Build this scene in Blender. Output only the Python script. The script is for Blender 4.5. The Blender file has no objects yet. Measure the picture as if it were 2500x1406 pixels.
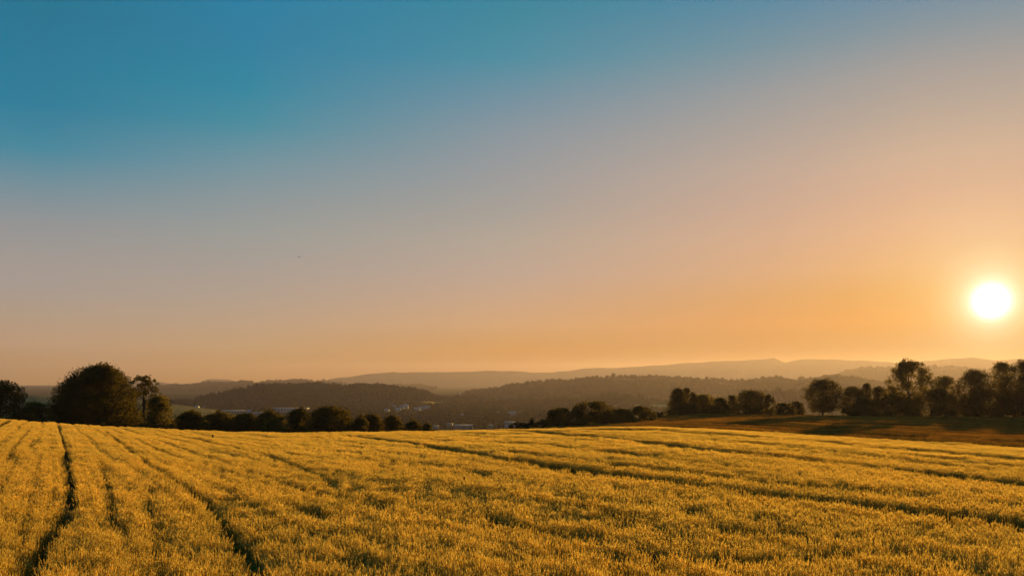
import bpy, math
import numpy as np
from mathutils import Vector

# ------------------------------------------------------------------ camera, sky, sun, exposure
SC = bpy.context.scene
COL = SC.collection
F = 2165.0            # focal length in photograph pixels (2500 wide)
CXP, HYP = 1250.0, 930.0   # principal column and horizon row of the photograph
CZ = 3.4              # eye height above the field at the tripod

cam_d = bpy.data.cameras.new('camera')
cam = bpy.data.objects.new('camera', cam_d)
COL.objects.link(cam)
cam.location = (0, 0, CZ)
cam.rotation_euler = (math.radians(90), 0, 0)
cam_d.sensor_width = 36.0
cam_d.lens = 36.0 * F / 2500.0
cam_d.shift_y = (HYP - 703.0) / 2500.0
cam_d.clip_start = 0.1
cam_d.clip_end = 80000.0
SC.camera = cam

SUN_PX, SUN_PY = 2420.0, 735.0
_sd = Vector(((SUN_PX - CXP) / F, 1.0, (HYP - SUN_PY) / F)).normalized()
SUN_AZ = math.atan2(_sd.x, _sd.y)
SUN_EL = math.asin(_sd.z)


def lin(c):
    out = []
    for v in c:
        v = v / 255.0
        out.append(v / 12.92 if v <= 0.04045 else ((v + 0.055) / 1.055) ** 2.4)
    return out


# linear radiance of the sky at rising elevation (degrees) on four bearings from the sun
SKY_EL = [0.0, 2.0, 3.6, 5.2, 6.8, 9.0, 11.0, 13.0, 15.5, 17.5, 20.0, 24.0, 40.0, 90.0]
# SKY_BEGIN
SKY_FAR = [(0.433, 0.216, 0.067), (0.495, 0.317, 0.199), (0.428, 0.321, 0.233), (0.368, 0.318, 0.282), (0.339, 0.311, 0.290), (0.263, 0.287, 0.302), (0.149, 0.266, 0.325), (0.036, 0.235, 0.335), (0.001, 0.193, 0.317), (0.001, 0.183, 0.307), (0.001, 0.169, 0.284), (0.001, 0.151, 0.240), (0.000, 0.121, 0.209), (0.000, 0.096, 0.178)]
SKY_AWAY = [(0.354, 0.140, 0.019), (0.470, 0.298, 0.158), (0.449, 0.320, 0.224), (0.395, 0.321, 0.262), (0.352, 0.316, 0.285), (0.291, 0.314, 0.304), (0.229, 0.293, 0.315), (0.144, 0.277, 0.338), (0.031, 0.249, 0.342), (0.001, 0.226, 0.345), (0.001, 0.199, 0.347), (0.001, 0.193, 0.354), (0.000, 0.154, 0.308), (0.000, 0.123, 0.262)]
SKY_MID = [(0.135, 0.001, 0.001), (0.439, 0.187, 0.050), (0.515, 0.293, 0.157), (0.484, 0.315, 0.219), (0.433, 0.327, 0.270), (0.380, 0.334, 0.286), (0.314, 0.312, 0.298), (0.269, 0.296, 0.316), (0.204, 0.278, 0.330), (0.125, 0.258, 0.344), (0.029, 0.243, 0.346), (0.001, 0.209, 0.313), (0.000, 0.167, 0.272), (0.000, 0.134, 0.231)]
SKY_NEAR = [(0.001, 0.001, 0.001), (0.093, 0.001, 0.001), (0.456, 0.125, 0.001), (0.504, 0.203, 0.038), (0.573, 0.278, 0.129), (0.583, 0.317, 0.204), (0.539, 0.324, 0.239), (0.493, 0.343, 0.265), (0.381, 0.319, 0.279), (0.308, 0.299, 0.295), (0.168, 0.258, 0.316), (0.001, 0.188, 0.371), (0.000, 0.150, 0.322), (0.000, 0.120, 0.274)]
# SKY_END
GLOW_DEG = [0.0, 0.48, 0.76, 0.96, 1.26, 1.7, 2.4, 3.4, 5.0, 7.5, 13.0]
GLOW = [(7, 6.5, 5.8), (5.0, 4.6, 4.0), (2.6, 2.4, 2.0), (1.15, 1.12, 0.95), (0.5, 0.62, 0.50), (0.25, 0.40, 0.30), (0.14, 0.24, 0.16),
        (0.08, 0.13, 0.08), (0.045, 0.07, 0.035), (0.018, 0.025, 0.010), (0, 0, 0)]

SKY_MUL = 8.71      # the tables above are display radiance at the exposure set below
world = bpy.data.worlds.new('World')
SC.world = world
world.use_nodes = True
wt = world.node_tree
wt.nodes.clear()


def N(t, kind, **kw):
    n = t.nodes.new(kind)
    for k, v in kw.items():
        setattr(n, k, v)
    return n


def mathn(t, op, a, b=None, clamp=False):
    n = N(t, 'ShaderNodeMath', operation=op, use_clamp=clamp)
    for i, v in enumerate((a, b)):
        if v is None:
            continue
        if isinstance(v, (int, float)):
            n.inputs[i].default_value = v
        else:
            t.links.new(v, n.inputs[i])
    return n.outputs[0]


def ramp(t, fac, pos, cols):
    n = N(t, 'ShaderNodeValToRGB')
    r = n.color_ramp
    r.interpolation = 'LINEAR'
    while len(r.elements) > 1:
        r.elements.remove(r.elements[-1])
    for i, (p, c) in enumerate(zip(pos, cols)):
        e = r.elements[0] if i == 0 else r.elements.new(p)
        e.position = p
        e.color = (c[0], c[1], c[2], 1)
    t.links.new(fac, n.inputs[0])
    return n.outputs[0]


tc = N(wt, 'ShaderNodeTexCoord')
nrm = N(wt, 'ShaderNodeVectorMath', operation='NORMALIZE')
wt.links.new(tc.outputs['Generated'], nrm.inputs[0])
sep = N(wt, 'ShaderNodeSeparateXYZ')
wt.links.new(nrm.outputs[0], sep.inputs[0])
elev = mathn(wt, 'MULTIPLY', mathn(wt, 'ARCSINE', sep.outputs['Z']), 180 / math.pi)
# ramp coordinate: 0..24 degrees take 0..0.8 of the ramp, 24..90 the rest
lowp = mathn(wt, 'MULTIPLY', elev, 0.8 / 24.0)
lowp = mathn(wt, 'MINIMUM', mathn(wt, 'MAXIMUM', lowp, 0.0), 0.8)
hip = mathn(wt, 'MULTIPLY', mathn(wt, 'MAXIMUM', mathn(wt, 'SUBTRACT', elev, 24.0), 0.0), 0.2 / 66.0)
efac = mathn(wt, 'ADD', lowp, hip)
epos = [e * 0.8 / 24.0 if e <= 24 else 0.8 + (e - 24) * 0.2 / 66.0 for e in SKY_EL]


hor = N(wt, 'ShaderNodeVectorMath', operation='NORMALIZE')
comb = N(wt, 'ShaderNodeCombineXYZ')
wt.links.new(sep.outputs['X'], comb.inputs[0])
wt.links.new(sep.outputs['Y'], comb.inputs[1])
wt.links.new(comb.outputs[0], hor.inputs[0])
dotn = N(wt, 'ShaderNodeVectorMath', operation='DOT_PRODUCT')
dotn.inputs[1].default_value = (math.sin(SUN_AZ), math.cos(SUN_AZ), 0)
wt.links.new(hor.outputs[0], dotn.inputs[0])
daz = mathn(wt, 'MULTIPLY', mathn(wt, 'ARCCOSINE', mathn(wt, 'MINIMUM', dotn.outputs['Value'], 0.999999)), 180 / math.pi)
w1 = mathn(wt, 'DIVIDE', mathn(wt, 'SUBTRACT', daz, 3.5), 25.0, clamp=True)
w2 = mathn(wt, 'DIVIDE', mathn(wt, 'SUBTRACT', daz, 28.5), 16.5, clamp=True)
w3 = mathn(wt, 'DIVIDE', mathn(wt, 'SUBTRACT', daz, 45.0), 11.0, clamp=True)


def mixc(t, fac, a, b, op='MIX'):
    n = N(t, 'ShaderNodeMix', data_type='RGBA', blend_type=op)
    if isinstance(fac, (int, float)):
        n.inputs[0].default_value = fac
    else:
        t.links.new(fac, n.inputs[0])
    for i, v in ((6, a), (7, b)):
        if isinstance(v, (tuple, list)):
            n.inputs[i].default_value = (v[0], v[1], v[2], 1)
        else:
            t.links.new(v, n.inputs[i])
    return n.outputs[2]


c_near = ramp(wt, efac, epos, SKY_NEAR)
c_mid = ramp(wt, efac, epos, SKY_MID)
c_away = ramp(wt, efac, epos, SKY_AWAY)
c_far = ramp(wt, efac, epos, SKY_FAR)
grad = mixc(wt, w3, mixc(wt, w2, mixc(wt, w1, c_near, c_mid), c_away), c_far)
sdot = N(wt, 'ShaderNodeVectorMath', operation='DOT_PRODUCT')
sdot.inputs[1].default_value = _sd
wt.links.new(nrm.outputs[0], sdot.inputs[0])
sang = mathn(wt, 'MULTIPLY', mathn(wt, 'ARCCOSINE', mathn(wt, 'MINIMUM', sdot.outputs['Value'], 0.9999999)), 180 / math.pi)
glow = ramp(wt, mathn(wt, 'DIVIDE', sang, 13.0, clamp=True), [g / 13.0 for g in GLOW_DEG], GLOW)
sky = N(wt, 'ShaderNodeTexSky', sky_type='NISHITA')
sky.sun_disc = False
sky.sun_elevation = SUN_EL
sky.sun_rotation = SUN_AZ
sky.altitude = 500
sky.dust_density = 2.0
total = mixc(wt, 1.0, grad, glow, 'ADD')
ten = mixc(wt, 1.0, total, (SKY_MUL, SKY_MUL, SKY_MUL), 'MULTIPLY')
nis = mixc(wt, 1.0, sky.outputs[0], (0.04, 0.04, 0.04), 'MULTIPLY')
allc = mixc(wt, 1.0, ten, nis, 'ADD')
bg = N(wt, 'ShaderNodeBackground')
bg.inputs['Strength'].default_value = 0.05
wt.links.new(allc, bg.inputs['Color'])
wo = N(wt, 'ShaderNodeOutputWorld')
wt.links.new(bg.outputs[0], wo.inputs['Surface'])

sun_d = bpy.data.lights.new('sun', 'SUN')
sun_d.energy = 5.0
sun_d.color = (1.0, 0.56, 0.11)
sun_d.angle = math.radians(0.53)
sun = bpy.data.objects.new('sun', sun_d)
COL.objects.link(sun)
sun.location = (200, 300, 120)
sun.rotation_euler = (-_sd).to_track_quat('-Z', 'Y').to_euler()

SC.view_settings.view_transform = 'Standard'
SC.view_settings.look = 'None'
SC.view_settings.gamma = 1.0
SC.view_settings.exposure = 1.2
SC.view_settings.use_curve_mapping = False
SC.render.engine = 'CYCLES'
cy = SC.cycles
cy.use_denoising = True
cy.max_bounces = 6
cy.diffuse_bounces = 3
cy.transmission_bounces = 4
cy.glossy_bounces = 2
cy.volume_bounces = 1
cy.caustics_reflective = False
cy.caustics_refractive = False

HAZE_DENSITY = 5.5e-5
HAZE_G = 0.47

# ------------------------------------------------------------------ helpers
rng = np.random.default_rng(7)


def tag(o, label=None, cat=None, group=None, kind=None):
    if label:
        o['label'] = label
    if cat:
        o['category'] = cat
    if group:
        o['group'] = group
    if kind:
        o['kind'] = kind
    return o


def empty(name, loc, label, cat, group=None, rz=0.0):
    o = bpy.data.objects.new(name, None)
    COL.objects.link(o)
    o.location = loc
    o.rotation_euler = (0, 0, rz)
    o.empty_display_size = 0.5
    return tag(o, label, cat, group)


def mesh_np(name, V, faces, mat, parent=None, smooth=False, nper=4, link=True, attr=None):
    """faces: (n, nper) int array or a list of such arrays"""
    me = bpy.data.meshes.new(name)
    V = np.asarray(V, np.float32)
    if not isinstance(faces, list):
        faces = [np.asarray(faces, np.int32)]
    me.vertices.add(len(V))
    me.vertices.foreach_set('co', V.ravel())
    loops = np.concatenate([f.ravel() for f in faces]).astype(np.int32)
    sizes = np.concatenate([np.full(len(f), f.shape[1], np.int32) for f in faces])
    starts = np.concatenate([[0], np.cumsum(sizes)[:-1]]).astype(np.int32)
    me.loops.add(len(loops))
    me.loops.foreach_set('vertex_index', loops)
    me.polygons.add(len(sizes))
    me.polygons.foreach_set('loop_start', starts)
    me.polygons.foreach_set('loop_total', sizes)
    if smooth:
        me.polygons.foreach_set('use_smooth', np.ones(len(sizes), bool))
    if attr is not None:
        a = me.attributes.new('tone', 'FLOAT', 'POINT')
        a.data.foreach_set('value', np.asarray(attr, np.float32))
    me.update(calc_edges=True)
    if mat is not None:
        me.materials.append(mat)
    o = bpy.data.objects.new(name, me)
    if link:
        COL.objects.link(o)
    if parent is not None:
        o.parent = parent
    return o


class MB:
    """collects simple solids"""
    def __init__(self):
        self.V, self.Q, self.T, self.n = [], [], [], 0

    def box(self, x0, x1, y0, y1, z0, z1):
        v = [(x0, y0, z0), (x1, y0, z0), (x1, y1, z0), (x0, y1, z0), (x0, y0, z1), (x1, y0, z1), (x1, y1, z1), (x0, y1, z1)]
        q = [(3, 2, 1, 0), (4, 5, 6, 7), (0, 1, 5, 4), (1, 2, 6, 5), (2, 3, 7, 6), (3, 0, 4, 7)]
        self.Q += [[i + self.n for i in f] for f in q]
        self.V += v
        self.n += 8

    def tube(self, pts, rad, sides=6):
        pts = [np.asarray(p, float) for p in pts]
        base = self.n
        for i, (p, r) in enumerate(zip(pts, rad)):
            d = pts[min(i + 1, len(pts) - 1)] - pts[max(i - 1, 0)]
            d = d / (np.linalg.norm(d) + 1e-9)
            a = np.cross(d, (0.3, 1.0, 0.2) if abs(d[2]) > 0.8 else (0, 0, 1.0))
            a /= np.linalg.norm(a) + 1e-9
            b = np.cross(d, a)
            for k in range(sides):
                t = 2 * math.pi * k / sides
                self.V.append(tuple(p + r * (math.cos(t) * a + math.sin(t) * b)))
        for i in range(len(pts) - 1):
            for k in range(sides):
                k2 = (k + 1) % sides
                self.Q.append([base + i * sides + k, base + i * sides + k2, base + (i + 1) * sides + k2, base + (i + 1) * sides + k])
        self.n += len(pts) * sides

    def tri(self, a, b, c):
        self.V += [a, b, c]
        self.T.append([self.n, self.n + 1, self.n + 2])
        self.n += 3

    def quad(self, a, b, c, d):
        self.V += [a, b, c, d]
        self.Q.append([self.n, self.n + 1, self.n + 2, self.n + 3])
        self.n += 4

    def build(self, name, mat, parent=None, smooth=False, link=True):
        fs = []
        if self.Q:
            fs.append(np.array(self.Q, np.int32))
        if self.T:
            fs.append(np.array(self.T, np.int32))
        return mesh_np(name, np.array(self.V), fs, mat, parent, smooth, link=link)


def vnoise(x, y, seed=0):
    """smooth value noise in -1..1"""
    xi, yi = np.floor(x).astype(np.int64), np.floor(y).astype(np.int64)
    xf, yf = x - xi, y - yi

    def h(a, b):
        n = (a * 374761393 + b * 668265263 + seed * 974711) & 0x7FFFFFFF
        n = ((n ^ (n >> 13)) * 1274126177) & 0x7FFFFFFF
        return ((n ^ (n >> 16)) & 0xFFFF) / 32767.5 - 1.0
    u, v = xf * xf * (3 - 2 * xf), yf * yf * (3 - 2 * yf)
    a = h(xi, yi) * (1 - u) + h(xi + 1, yi) * u
    b = h(xi, yi + 1) * (1 - u) + h(xi + 1, yi + 1) * u
    return a * (1 - v) + b * v


# ------------------------------------------------------------------ materials
def new_mat(name):
    m = bpy.data.materials.new(name)
    m.use_nodes = True
    t = m.node_tree
    t.nodes.clear()
    out = N(t, 'ShaderNodeOutputMaterial')
    return m, t, out


def noise_fac(t, scale, detail=3.0, coord='Position', vec=None, lo=0.3, hi=0.7):
    n = N(t, 'ShaderNodeTexNoise')
    n.inputs['Scale'].default_value = scale
    n.inputs['Detail'].default_value = detail
    if vec is None:
        g = N(t, 'ShaderNodeNewGeometry')
        vec = g.outputs['Position']
    t.links.new(vec, n.inputs['Vector'])
    mr = N(t, 'ShaderNodeMapRange')
    mr.inputs[1].default_value = lo
    mr.inputs[2].default_value = hi
    t.links.new(n.outputs['Fac'], mr.inputs[0])
    return mr.outputs[0]


def ground_mat(name, c1, c2, c3, s1, s2):
    m, t, out = new_mat(name)
    b = N(t, 'ShaderNodeBsdfDiffuse')
    c = mixc(t, noise_fac(t, s2, 5.0), mixc(t, noise_fac(t, s1, 4.0), c1, c2), c3)
    t.links.new(c, b.inputs['Color'])
    t.links.new(b.outputs[0], out.inputs['Surface'])
    return m


def leaf_mat(name, dark, light, trans, tfac, big=0.25):
    """thin leaf: diffuse front, light let through from behind"""
    m, t, out = new_mat(name)
    oi = N(t, 'ShaderNodeObjectInfo')
    g = N(t, 'ShaderNodeNewGeometry')
    f = noise_fac(t, big, 2.0)
    f2 = mathn(t, 'ADD', mathn(t, 'MULTIPLY', f, 0.5), mathn(t, 'MULTIPLY', g.outputs['Random Per Island'], 0.5))
    c = mixc(t, f2, dark, light)
    d = N(t, 'ShaderNodeBsdfDiffuse')
    t.links.new(c, d.inputs['Color'])
    tr = N(t, 'ShaderNodeBsdfTranslucent')
    tr.inputs['Color'].default_value = (*trans, 1)
    mx = N(t, 'ShaderNodeMixShader')
    mx.inputs[0].default_value = tfac
    t.links.new(d.outputs[0], mx.inputs[1])
    t.links.new(tr.outputs[0], mx.inputs[2])
    t.links.new(mx.outputs[0], out.inputs['Surface'])
    return m


def plain_mat(name, c, rough=0.7, var=0.15, scale=0.5):
    m, t, out = new_mat(name)
    b = N(t, 'ShaderNodeBsdfPrincipled')
    b.inputs['Roughness'].default_value = rough
    k = [v * (1 - var) for v in c]
    t.links.new(mixc(t, noise_fac(t, scale, 4.0), tuple(k), tuple(c)), b.inputs['Base Color'])
    t.links.new(b.outputs[0], out.inputs['Surface'])
    return m


def straw_mat(name, ear, stem, leaf, tfac, sun_streaks=0.0):
    """cereal: tone 0 = lower leaf, 0.5 = stem, 1 = ear; large patches ripen unevenly"""
    m, t, out = new_mat(name)
    at = N(t, 'ShaderNodeAttribute')
    at.attribute_name = 'tone'
    oi = N(t, 'ShaderNodeObjectInfo')
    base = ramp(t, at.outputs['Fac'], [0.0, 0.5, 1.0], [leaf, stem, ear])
    patch = noise_fac(t, 0.09, 3.0)
    var = mathn(t, 'ADD', mathn(t, 'MULTIPLY', oi.outputs['Random'], 0.45), mathn(t, 'MULTIPLY', patch, 0.45))
    if sun_streaks:  # sunlit golden and dark rows painted into the base colour as streaks
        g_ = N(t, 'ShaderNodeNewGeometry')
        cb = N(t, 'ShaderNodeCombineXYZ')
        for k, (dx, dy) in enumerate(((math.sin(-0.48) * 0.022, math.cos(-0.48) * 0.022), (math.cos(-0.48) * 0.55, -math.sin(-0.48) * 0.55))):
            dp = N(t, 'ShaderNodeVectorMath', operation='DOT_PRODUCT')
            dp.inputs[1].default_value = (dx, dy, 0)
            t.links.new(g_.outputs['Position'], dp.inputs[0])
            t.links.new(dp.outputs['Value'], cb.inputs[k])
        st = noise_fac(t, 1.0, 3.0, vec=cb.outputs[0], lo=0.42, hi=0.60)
        base = mixc(t, st, mixc(t, 1.0, base, (1 - sun_streaks, 1 - sun_streaks * 0.85, 1 - sun_streaks * 0.8), 'MULTIPLY'), mixc(t, 1.0, base, (1 + sun_streaks, 1 + sun_streaks * 0.8, 1), 'MULTIPLY'))
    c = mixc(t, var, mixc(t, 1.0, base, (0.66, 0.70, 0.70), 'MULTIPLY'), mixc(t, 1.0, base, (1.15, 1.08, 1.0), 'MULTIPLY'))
    d = N(t, 'ShaderNodeBsdfDiffuse')
    tr = N(t, 'ShaderNodeBsdfTranslucent')
    t.links.new(c, d.inputs['Color'])
    t.links.new(c, tr.inputs['Color'])
    mx = N(t, 'ShaderNodeMixShader')
    mx.inputs[0].default_value = tfac
    t.links.new(d.outputs[0], mx.inputs[1])
    t.links.new(tr.outputs[0], mx.inputs[2])
    t.links.new(mx.outputs[0], out.inputs['Surface'])
    return m


M_soil = ground_mat('soil', (0.10, 0.065, 0.03), (0.16, 0.10, 0.04), (0.07, 0.06, 0.025), 0.4, 6.0)
M_valley = ground_mat('valley', (0.035, 0.040, 0.016), (0.060, 0.052, 0.022), (0.030, 0.032, 0.016), 0.006, 0.03)
M_hill = ground_mat('wooded_slope', (0.026, 0.030, 0.024), (0.038, 0.038, 0.030), (0.024, 0.026, 0.022), 0.004, 0.03)
M_mount = ground_mat('far_mountain', (0.05, 0.05, 0.035), (0.07, 0.065, 0.045), (0.045, 0.045, 0.03), 0.0009, 0.004)
M_crop = ground_mat('ripe_field', (0.42, 0.27, 0.07), (0.36, 0.24, 0.07), (0.30, 0.22, 0.06), 0.01, 0.08)
M_tan = ground_mat('dry_meadow', (0.20, 0.16, 0.07), (0.15, 0.13, 0.055), (0.12, 0.11, 0.045), 0.012, 0.08)
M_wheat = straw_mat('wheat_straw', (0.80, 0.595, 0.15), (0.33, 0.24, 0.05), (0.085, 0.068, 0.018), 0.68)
M_grass = straw_mat('green_grain', (0.50, 0.295, 0.07), (0.21, 0.128, 0.032), (0.07, 0.048, 0.014), 0.6, 0.62)  # last value: strength of the sunlit streaks painted into its colour
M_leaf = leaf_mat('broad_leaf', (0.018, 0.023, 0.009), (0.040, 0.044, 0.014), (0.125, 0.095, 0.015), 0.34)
M_leaf2 = leaf_mat('pale_leaf', (0.028, 0.031, 0.010), (0.062, 0.060, 0.016), (0.20, 0.15, 0.02), 0.40)  # paler, more translucent foliage than the broad leaf
M_needle = leaf_mat('needle', (0.014, 0.020, 0.010), (0.028, 0.034, 0.014), (0.05, 0.05, 0.012), 0.2)
M_bark = plain_mat('bark', (0.055, 0.042, 0.030), 0.9, 0.4, 3.0)
M_forest = leaf_mat('forest_leaf', (0.018, 0.022, 0.017), (0.040, 0.042, 0.032), (0.03, 0.028, 0.015), 0.15, 0.02)
M_white = plain_mat('white_render', (0.30, 0.33, 0.36), 0.7, 0.12, 0.3)
M_blue = plain_mat('blue_cladding', (0.20, 0.42, 0.56), 0.5, 0.1, 0.4)
M_grey = plain_mat('grey_roof', (0.22, 0.22, 0.23), 0.7, 0.2, 0.4)
M_palroof = plain_mat('pale_roof', (0.27, 0.27, 0.28), 0.6, 0.15, 0.4)
M_redroof = plain_mat('clay_roof', (0.22, 0.10, 0.06), 0.8, 0.25, 0.8)
M_cream = plain_mat('cream_render', (0.55, 0.48, 0.38), 0.8, 0.12, 0.3)
M_glass = plain_mat('window_glass', (0.04, 0.05, 0.06), 0.15, 0.1, 0.5)
M_steel = plain_mat('mast_steel', (0.18, 0.17, 0.17), 0.5, 0.2, 0.5)
M_wood = plain_mat('stake_wood', (0.05, 0.032, 0.018), 0.9, 0.4, 14.0)
M_feather = plain_mat('dark_feather', (0.035, 0.03, 0.028), 0.8, 0.3, 20.0)

# ------------------------------------------------------------------ terrain
CROP = 0.8            # height of the wheat
NEAR = CZ - CROP      # ears below the eye at the tripod

_p1 = np.array([(-500, 1002), (-100, 1018), (0, 1023), (130, 1032), (250, 1040), (420, 1049), (560, 1054.5), (700, 1056), (760, 1056), (900, 1055),
                (1050, 1053), (1240, 1049), (1400, 1044.5), (1500, 1043), (1620, 1043.5), (1750, 1049), (1860, 1055), (2000, 1064), (2130, 1073),
                (2300, 1083), (2500, 1095), (2900, 1118), (3200, 1130)], float)
_d1 = np.array([(-500, 135), (0, 126), (700, 114), (1250, 108), (1620, 99), (2000, 81), (2500, 67), (3200, 60)], float)
_p2 = np.array([(900, 1130), (1100, 1085), (1270, 1049), (1400, 1038), (1500, 1028), (1600, 1019), (1700, 1012.5), (1800, 1012), (2000, 1015),
                (2200, 1016), (2500, 1021), (2900, 1028), (3200, 1034)], float)
_d2 = np.array([(900, 135), (1270, 150), (1450, 188), (1600, 225), (1800, 237), (2500, 247), (3200, 247)], float)

PXG = np.linspace(-600, 3300, 400)


def ip(tab, px):
    return np.interp(px, tab[:, 0], tab[:, 1])


def drop(s, k, m):
    s = np.maximum(s, 0)
    s1 = m / k
    return np.where(s < s1, 0.5 * k * s * s, 0.5 * k * s1 * s1 + m * (s - s1))


A1 = ip(_p1, PXG) - HYP
A1 = A1 / F - NEAR / ip(_d1, PXG)
_Rg = np.linspace(0, 1, 120)
for _ in range(6):
    D = ip(_d1, PXG)[:, None]
    R = D - 15 + 50 * _Rg[None, :]
    p = (NEAR + A1[:, None] * R + drop(R - D, 0.012, 0.10)) / R
    A1 += (ip(_p1, PXG) - HYP) / F - p.min(axis=1)


def second_drop(px, R):
    """depth of the second field below the eye"""
    D = ip(_d2, px)
    zc = (ip(_p2, px) - HYP) / F * D       # depth at its crest
    z0 = 6.4
    return np.where(R < D, z0 + (zc - z0) * np.clip((R - 82) / (D - 82), 0, 1), zc) + drop(R - D, 0.004, 0.09)


VALLEY = -56.0


def polar(x, y):
    az = np.arctan2(x, y)
    azc = np.clip(az, -0.68, 0.68)
    r = np.hypot(x, y)
    return 1250 + F * np.tan(azc), r * np.cos(azc)


def main_z(x, y):
    px, R = polar(x, y)
    a = np.interp(px, PXG, A1)
    D = ip(_d1, px)
    back = np.clip((np.abs(np.arctan2(x, y)) - 0.9) / 1.0, 0, 1)
    und = 0.045 * vnoise(x * 0.11, y * 0.11, 3) + 0.02 * vnoise(x * 0.3, y * 0.3, 5)
    return -(a * R * (1 - back * 0.5) + drop(R - D - 60 * back, 0.012, 0.10)) + und * np.clip(R / 12, 0, 1)


def knoll_z(x, y):
    px, R = polar(x, y)
    z1 = main_z(x, y)
    z2 = CZ - 0.45 - second_drop(px, R) + 0.05 * vnoise(x * 0.12, y * 0.12, 9)
    z2 = np.where(R > 75, z2, -70)
    return np.maximum(np.maximum(z1, z2), VALLEY - 20)


HILLS = []   # (outline, ridge depth, front run, back run)


def valley_z(x, y):
    return VALLEY + 0 * x


def ground_z(x, y):
    return np.maximum(knoll_z(x, y), valley_z(x, y))


def hill_z(h, x, y):
    tab, Yr, Lf, Lb = h
    px = 1250 + F * x / np.maximum(y, 1)
    zr = CZ + (HYP - np.interp(px, tab[:, 0], tab[:, 1])) / F * Yr
    s = np.where(y < Yr, (y - (Yr - Lf)) / Lf, (Yr + Lb - y) / Lb)
    s = np.clip(s, 0, 1)
    s = s * s * (3 - 2 * s)
    und = (0.05 * vnoise(x / 90, y / 140, int(Yr)) + 0.03 * vnoise(x / 40, y / 60, int(Yr) + 1)) * s * (1 - s) * 4
    return VALLEY - 6 + (zr - VALLEY + 6) * (s + und)


def all_z(x, y):
    z = ground_z(x, y)
    for h in HILLS:
        z = np.maximum(z, hill_z(h, x, y))
    return z


def ray_hit(px, py, y0=4.0, y1=13000.0, n=900, top=0.0, fn=None):
    """depth at which the sight line through a photograph point meets the land"""
    Y = np.geomspace(y0, y1, n)
    x = (px - CXP) / F * Y
    z = CZ + (HYP - py) / F * Y
    g = (fn or all_z)(x, Y) + top
    i = np.argmax(z <= g)
    if z[i] > g[i]:
        return None
    if i == 0:
        return np.array((x[0], Y[0], g[0]))
    d0, d1 = z[i - 1] - g[i - 1], z[i] - g[i]
    f = d0 / (d0 - d1 + 1e-9)
    yy = Y[i - 1] + f * (Y[i] - Y[i - 1])
    xx = (px - CXP) / F * yy
    return np.array((xx, yy, float((fn or all_z)(np.array([xx]), np.array([yy]))[0])))


def at(px, Y):
    return (px - CXP) / F * Y


# ground sheet, polar so that it is fine where the camera looks
az = np.radians(np.concatenate([np.arange(-180, -42, 4.0), np.arange(-42, 42, 0.35), np.arange(42, 180.1, 4.0)]))
rr = np.concatenate([[0.0], np.geomspace(1.5, 30, 34), np.linspace(31.5, 345, 200), np.geomspace(355, 14000, 44)])
AZ, RR = np.meshgrid(az, rr)
gx, gy = RR * np.sin(AZ), RR * np.cos(AZ)
gz = ground_z(gx, gy)
nr, na = gx.shape
ii = (np.arange(nr - 1)[:, None] * na + np.arange(na - 1)[None, :]).ravel()
gq = np.stack([ii, ii + na, ii + na + 1, ii + 1], 1)
# field soil up to the foot of the knoll, darker valley meadow beyond
ring_split = int(np.searchsorted(rr, 345.5))
inner = gq[: (ring_split - 1) * (na - 1)]
outer = gq[(ring_split - 1) * (na - 1):]
GV = np.stack([gx, gy, gz], -1).reshape(-1, 3)


def sub_mesh(name, q, mat, **kw):
    u, inv = np.unique(q.ravel(), return_inverse=True)
    return mesh_np(name, GV[u], inv.reshape(-1, 4), mat, smooth=True, **kw)


tag(sub_mesh('ground', inner, M_soil), 'brown soil under the wheat and the darker field on the rise', 'ground', kind='structure')
tag(sub_mesh('valley', outer, M_valley), 'dim valley floor beyond the wheat field', 'valley', kind='structure')

# ------------------------------------------------------------------ hills
def hill(name, label, pts, Yr, Lf, Lb, mat, cols=260, rows=26):
    tab = np.array(pts, float)
    h = (tab, Yr, Lf, Lb)
    HILLS.append(h)
    px = np.linspace(tab[0, 0], tab[-1, 0], cols)
    ys = np.concatenate([np.linspace(Yr - Lf, Yr, rows), np.linspace(Yr, Yr + Lb, rows // 2)[1:]])
    PX, Y = np.meshgrid(px, ys)
    X = (PX - CXP) / F * Y
    # end walls die away into the valley
    Z = hill_z(h, X, Y)
    n0, n1 = X.shape
    i = (np.arange(n0 - 1)[:, None] * n1 + np.arange(n1 - 1)[None, :]).ravel()
    o = mesh_np(name, np.stack([X, Y, Z], -1).reshape(-1, 3), np.stack([i, i + 1, i + n1 + 1, i + n1], 1), mat, smooth=True)
    return tag(o, label, 'hill' if Yr < 8000 else 'mountain', kind='structure')


def rough(pts, amp, n, seed):
    t = np.array(pts, float)
    x = np.linspace(t[0, 0], t[-1, 0], n)
    y = np.interp(x, t[:, 0], t[:, 1]) + amp * vnoise(x / 34.0, x * 0, seed) + amp * 0.5 * vnoise(x / 13.0, x * 0, seed + 1)
    return np.stack([x, y], 1)


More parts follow.
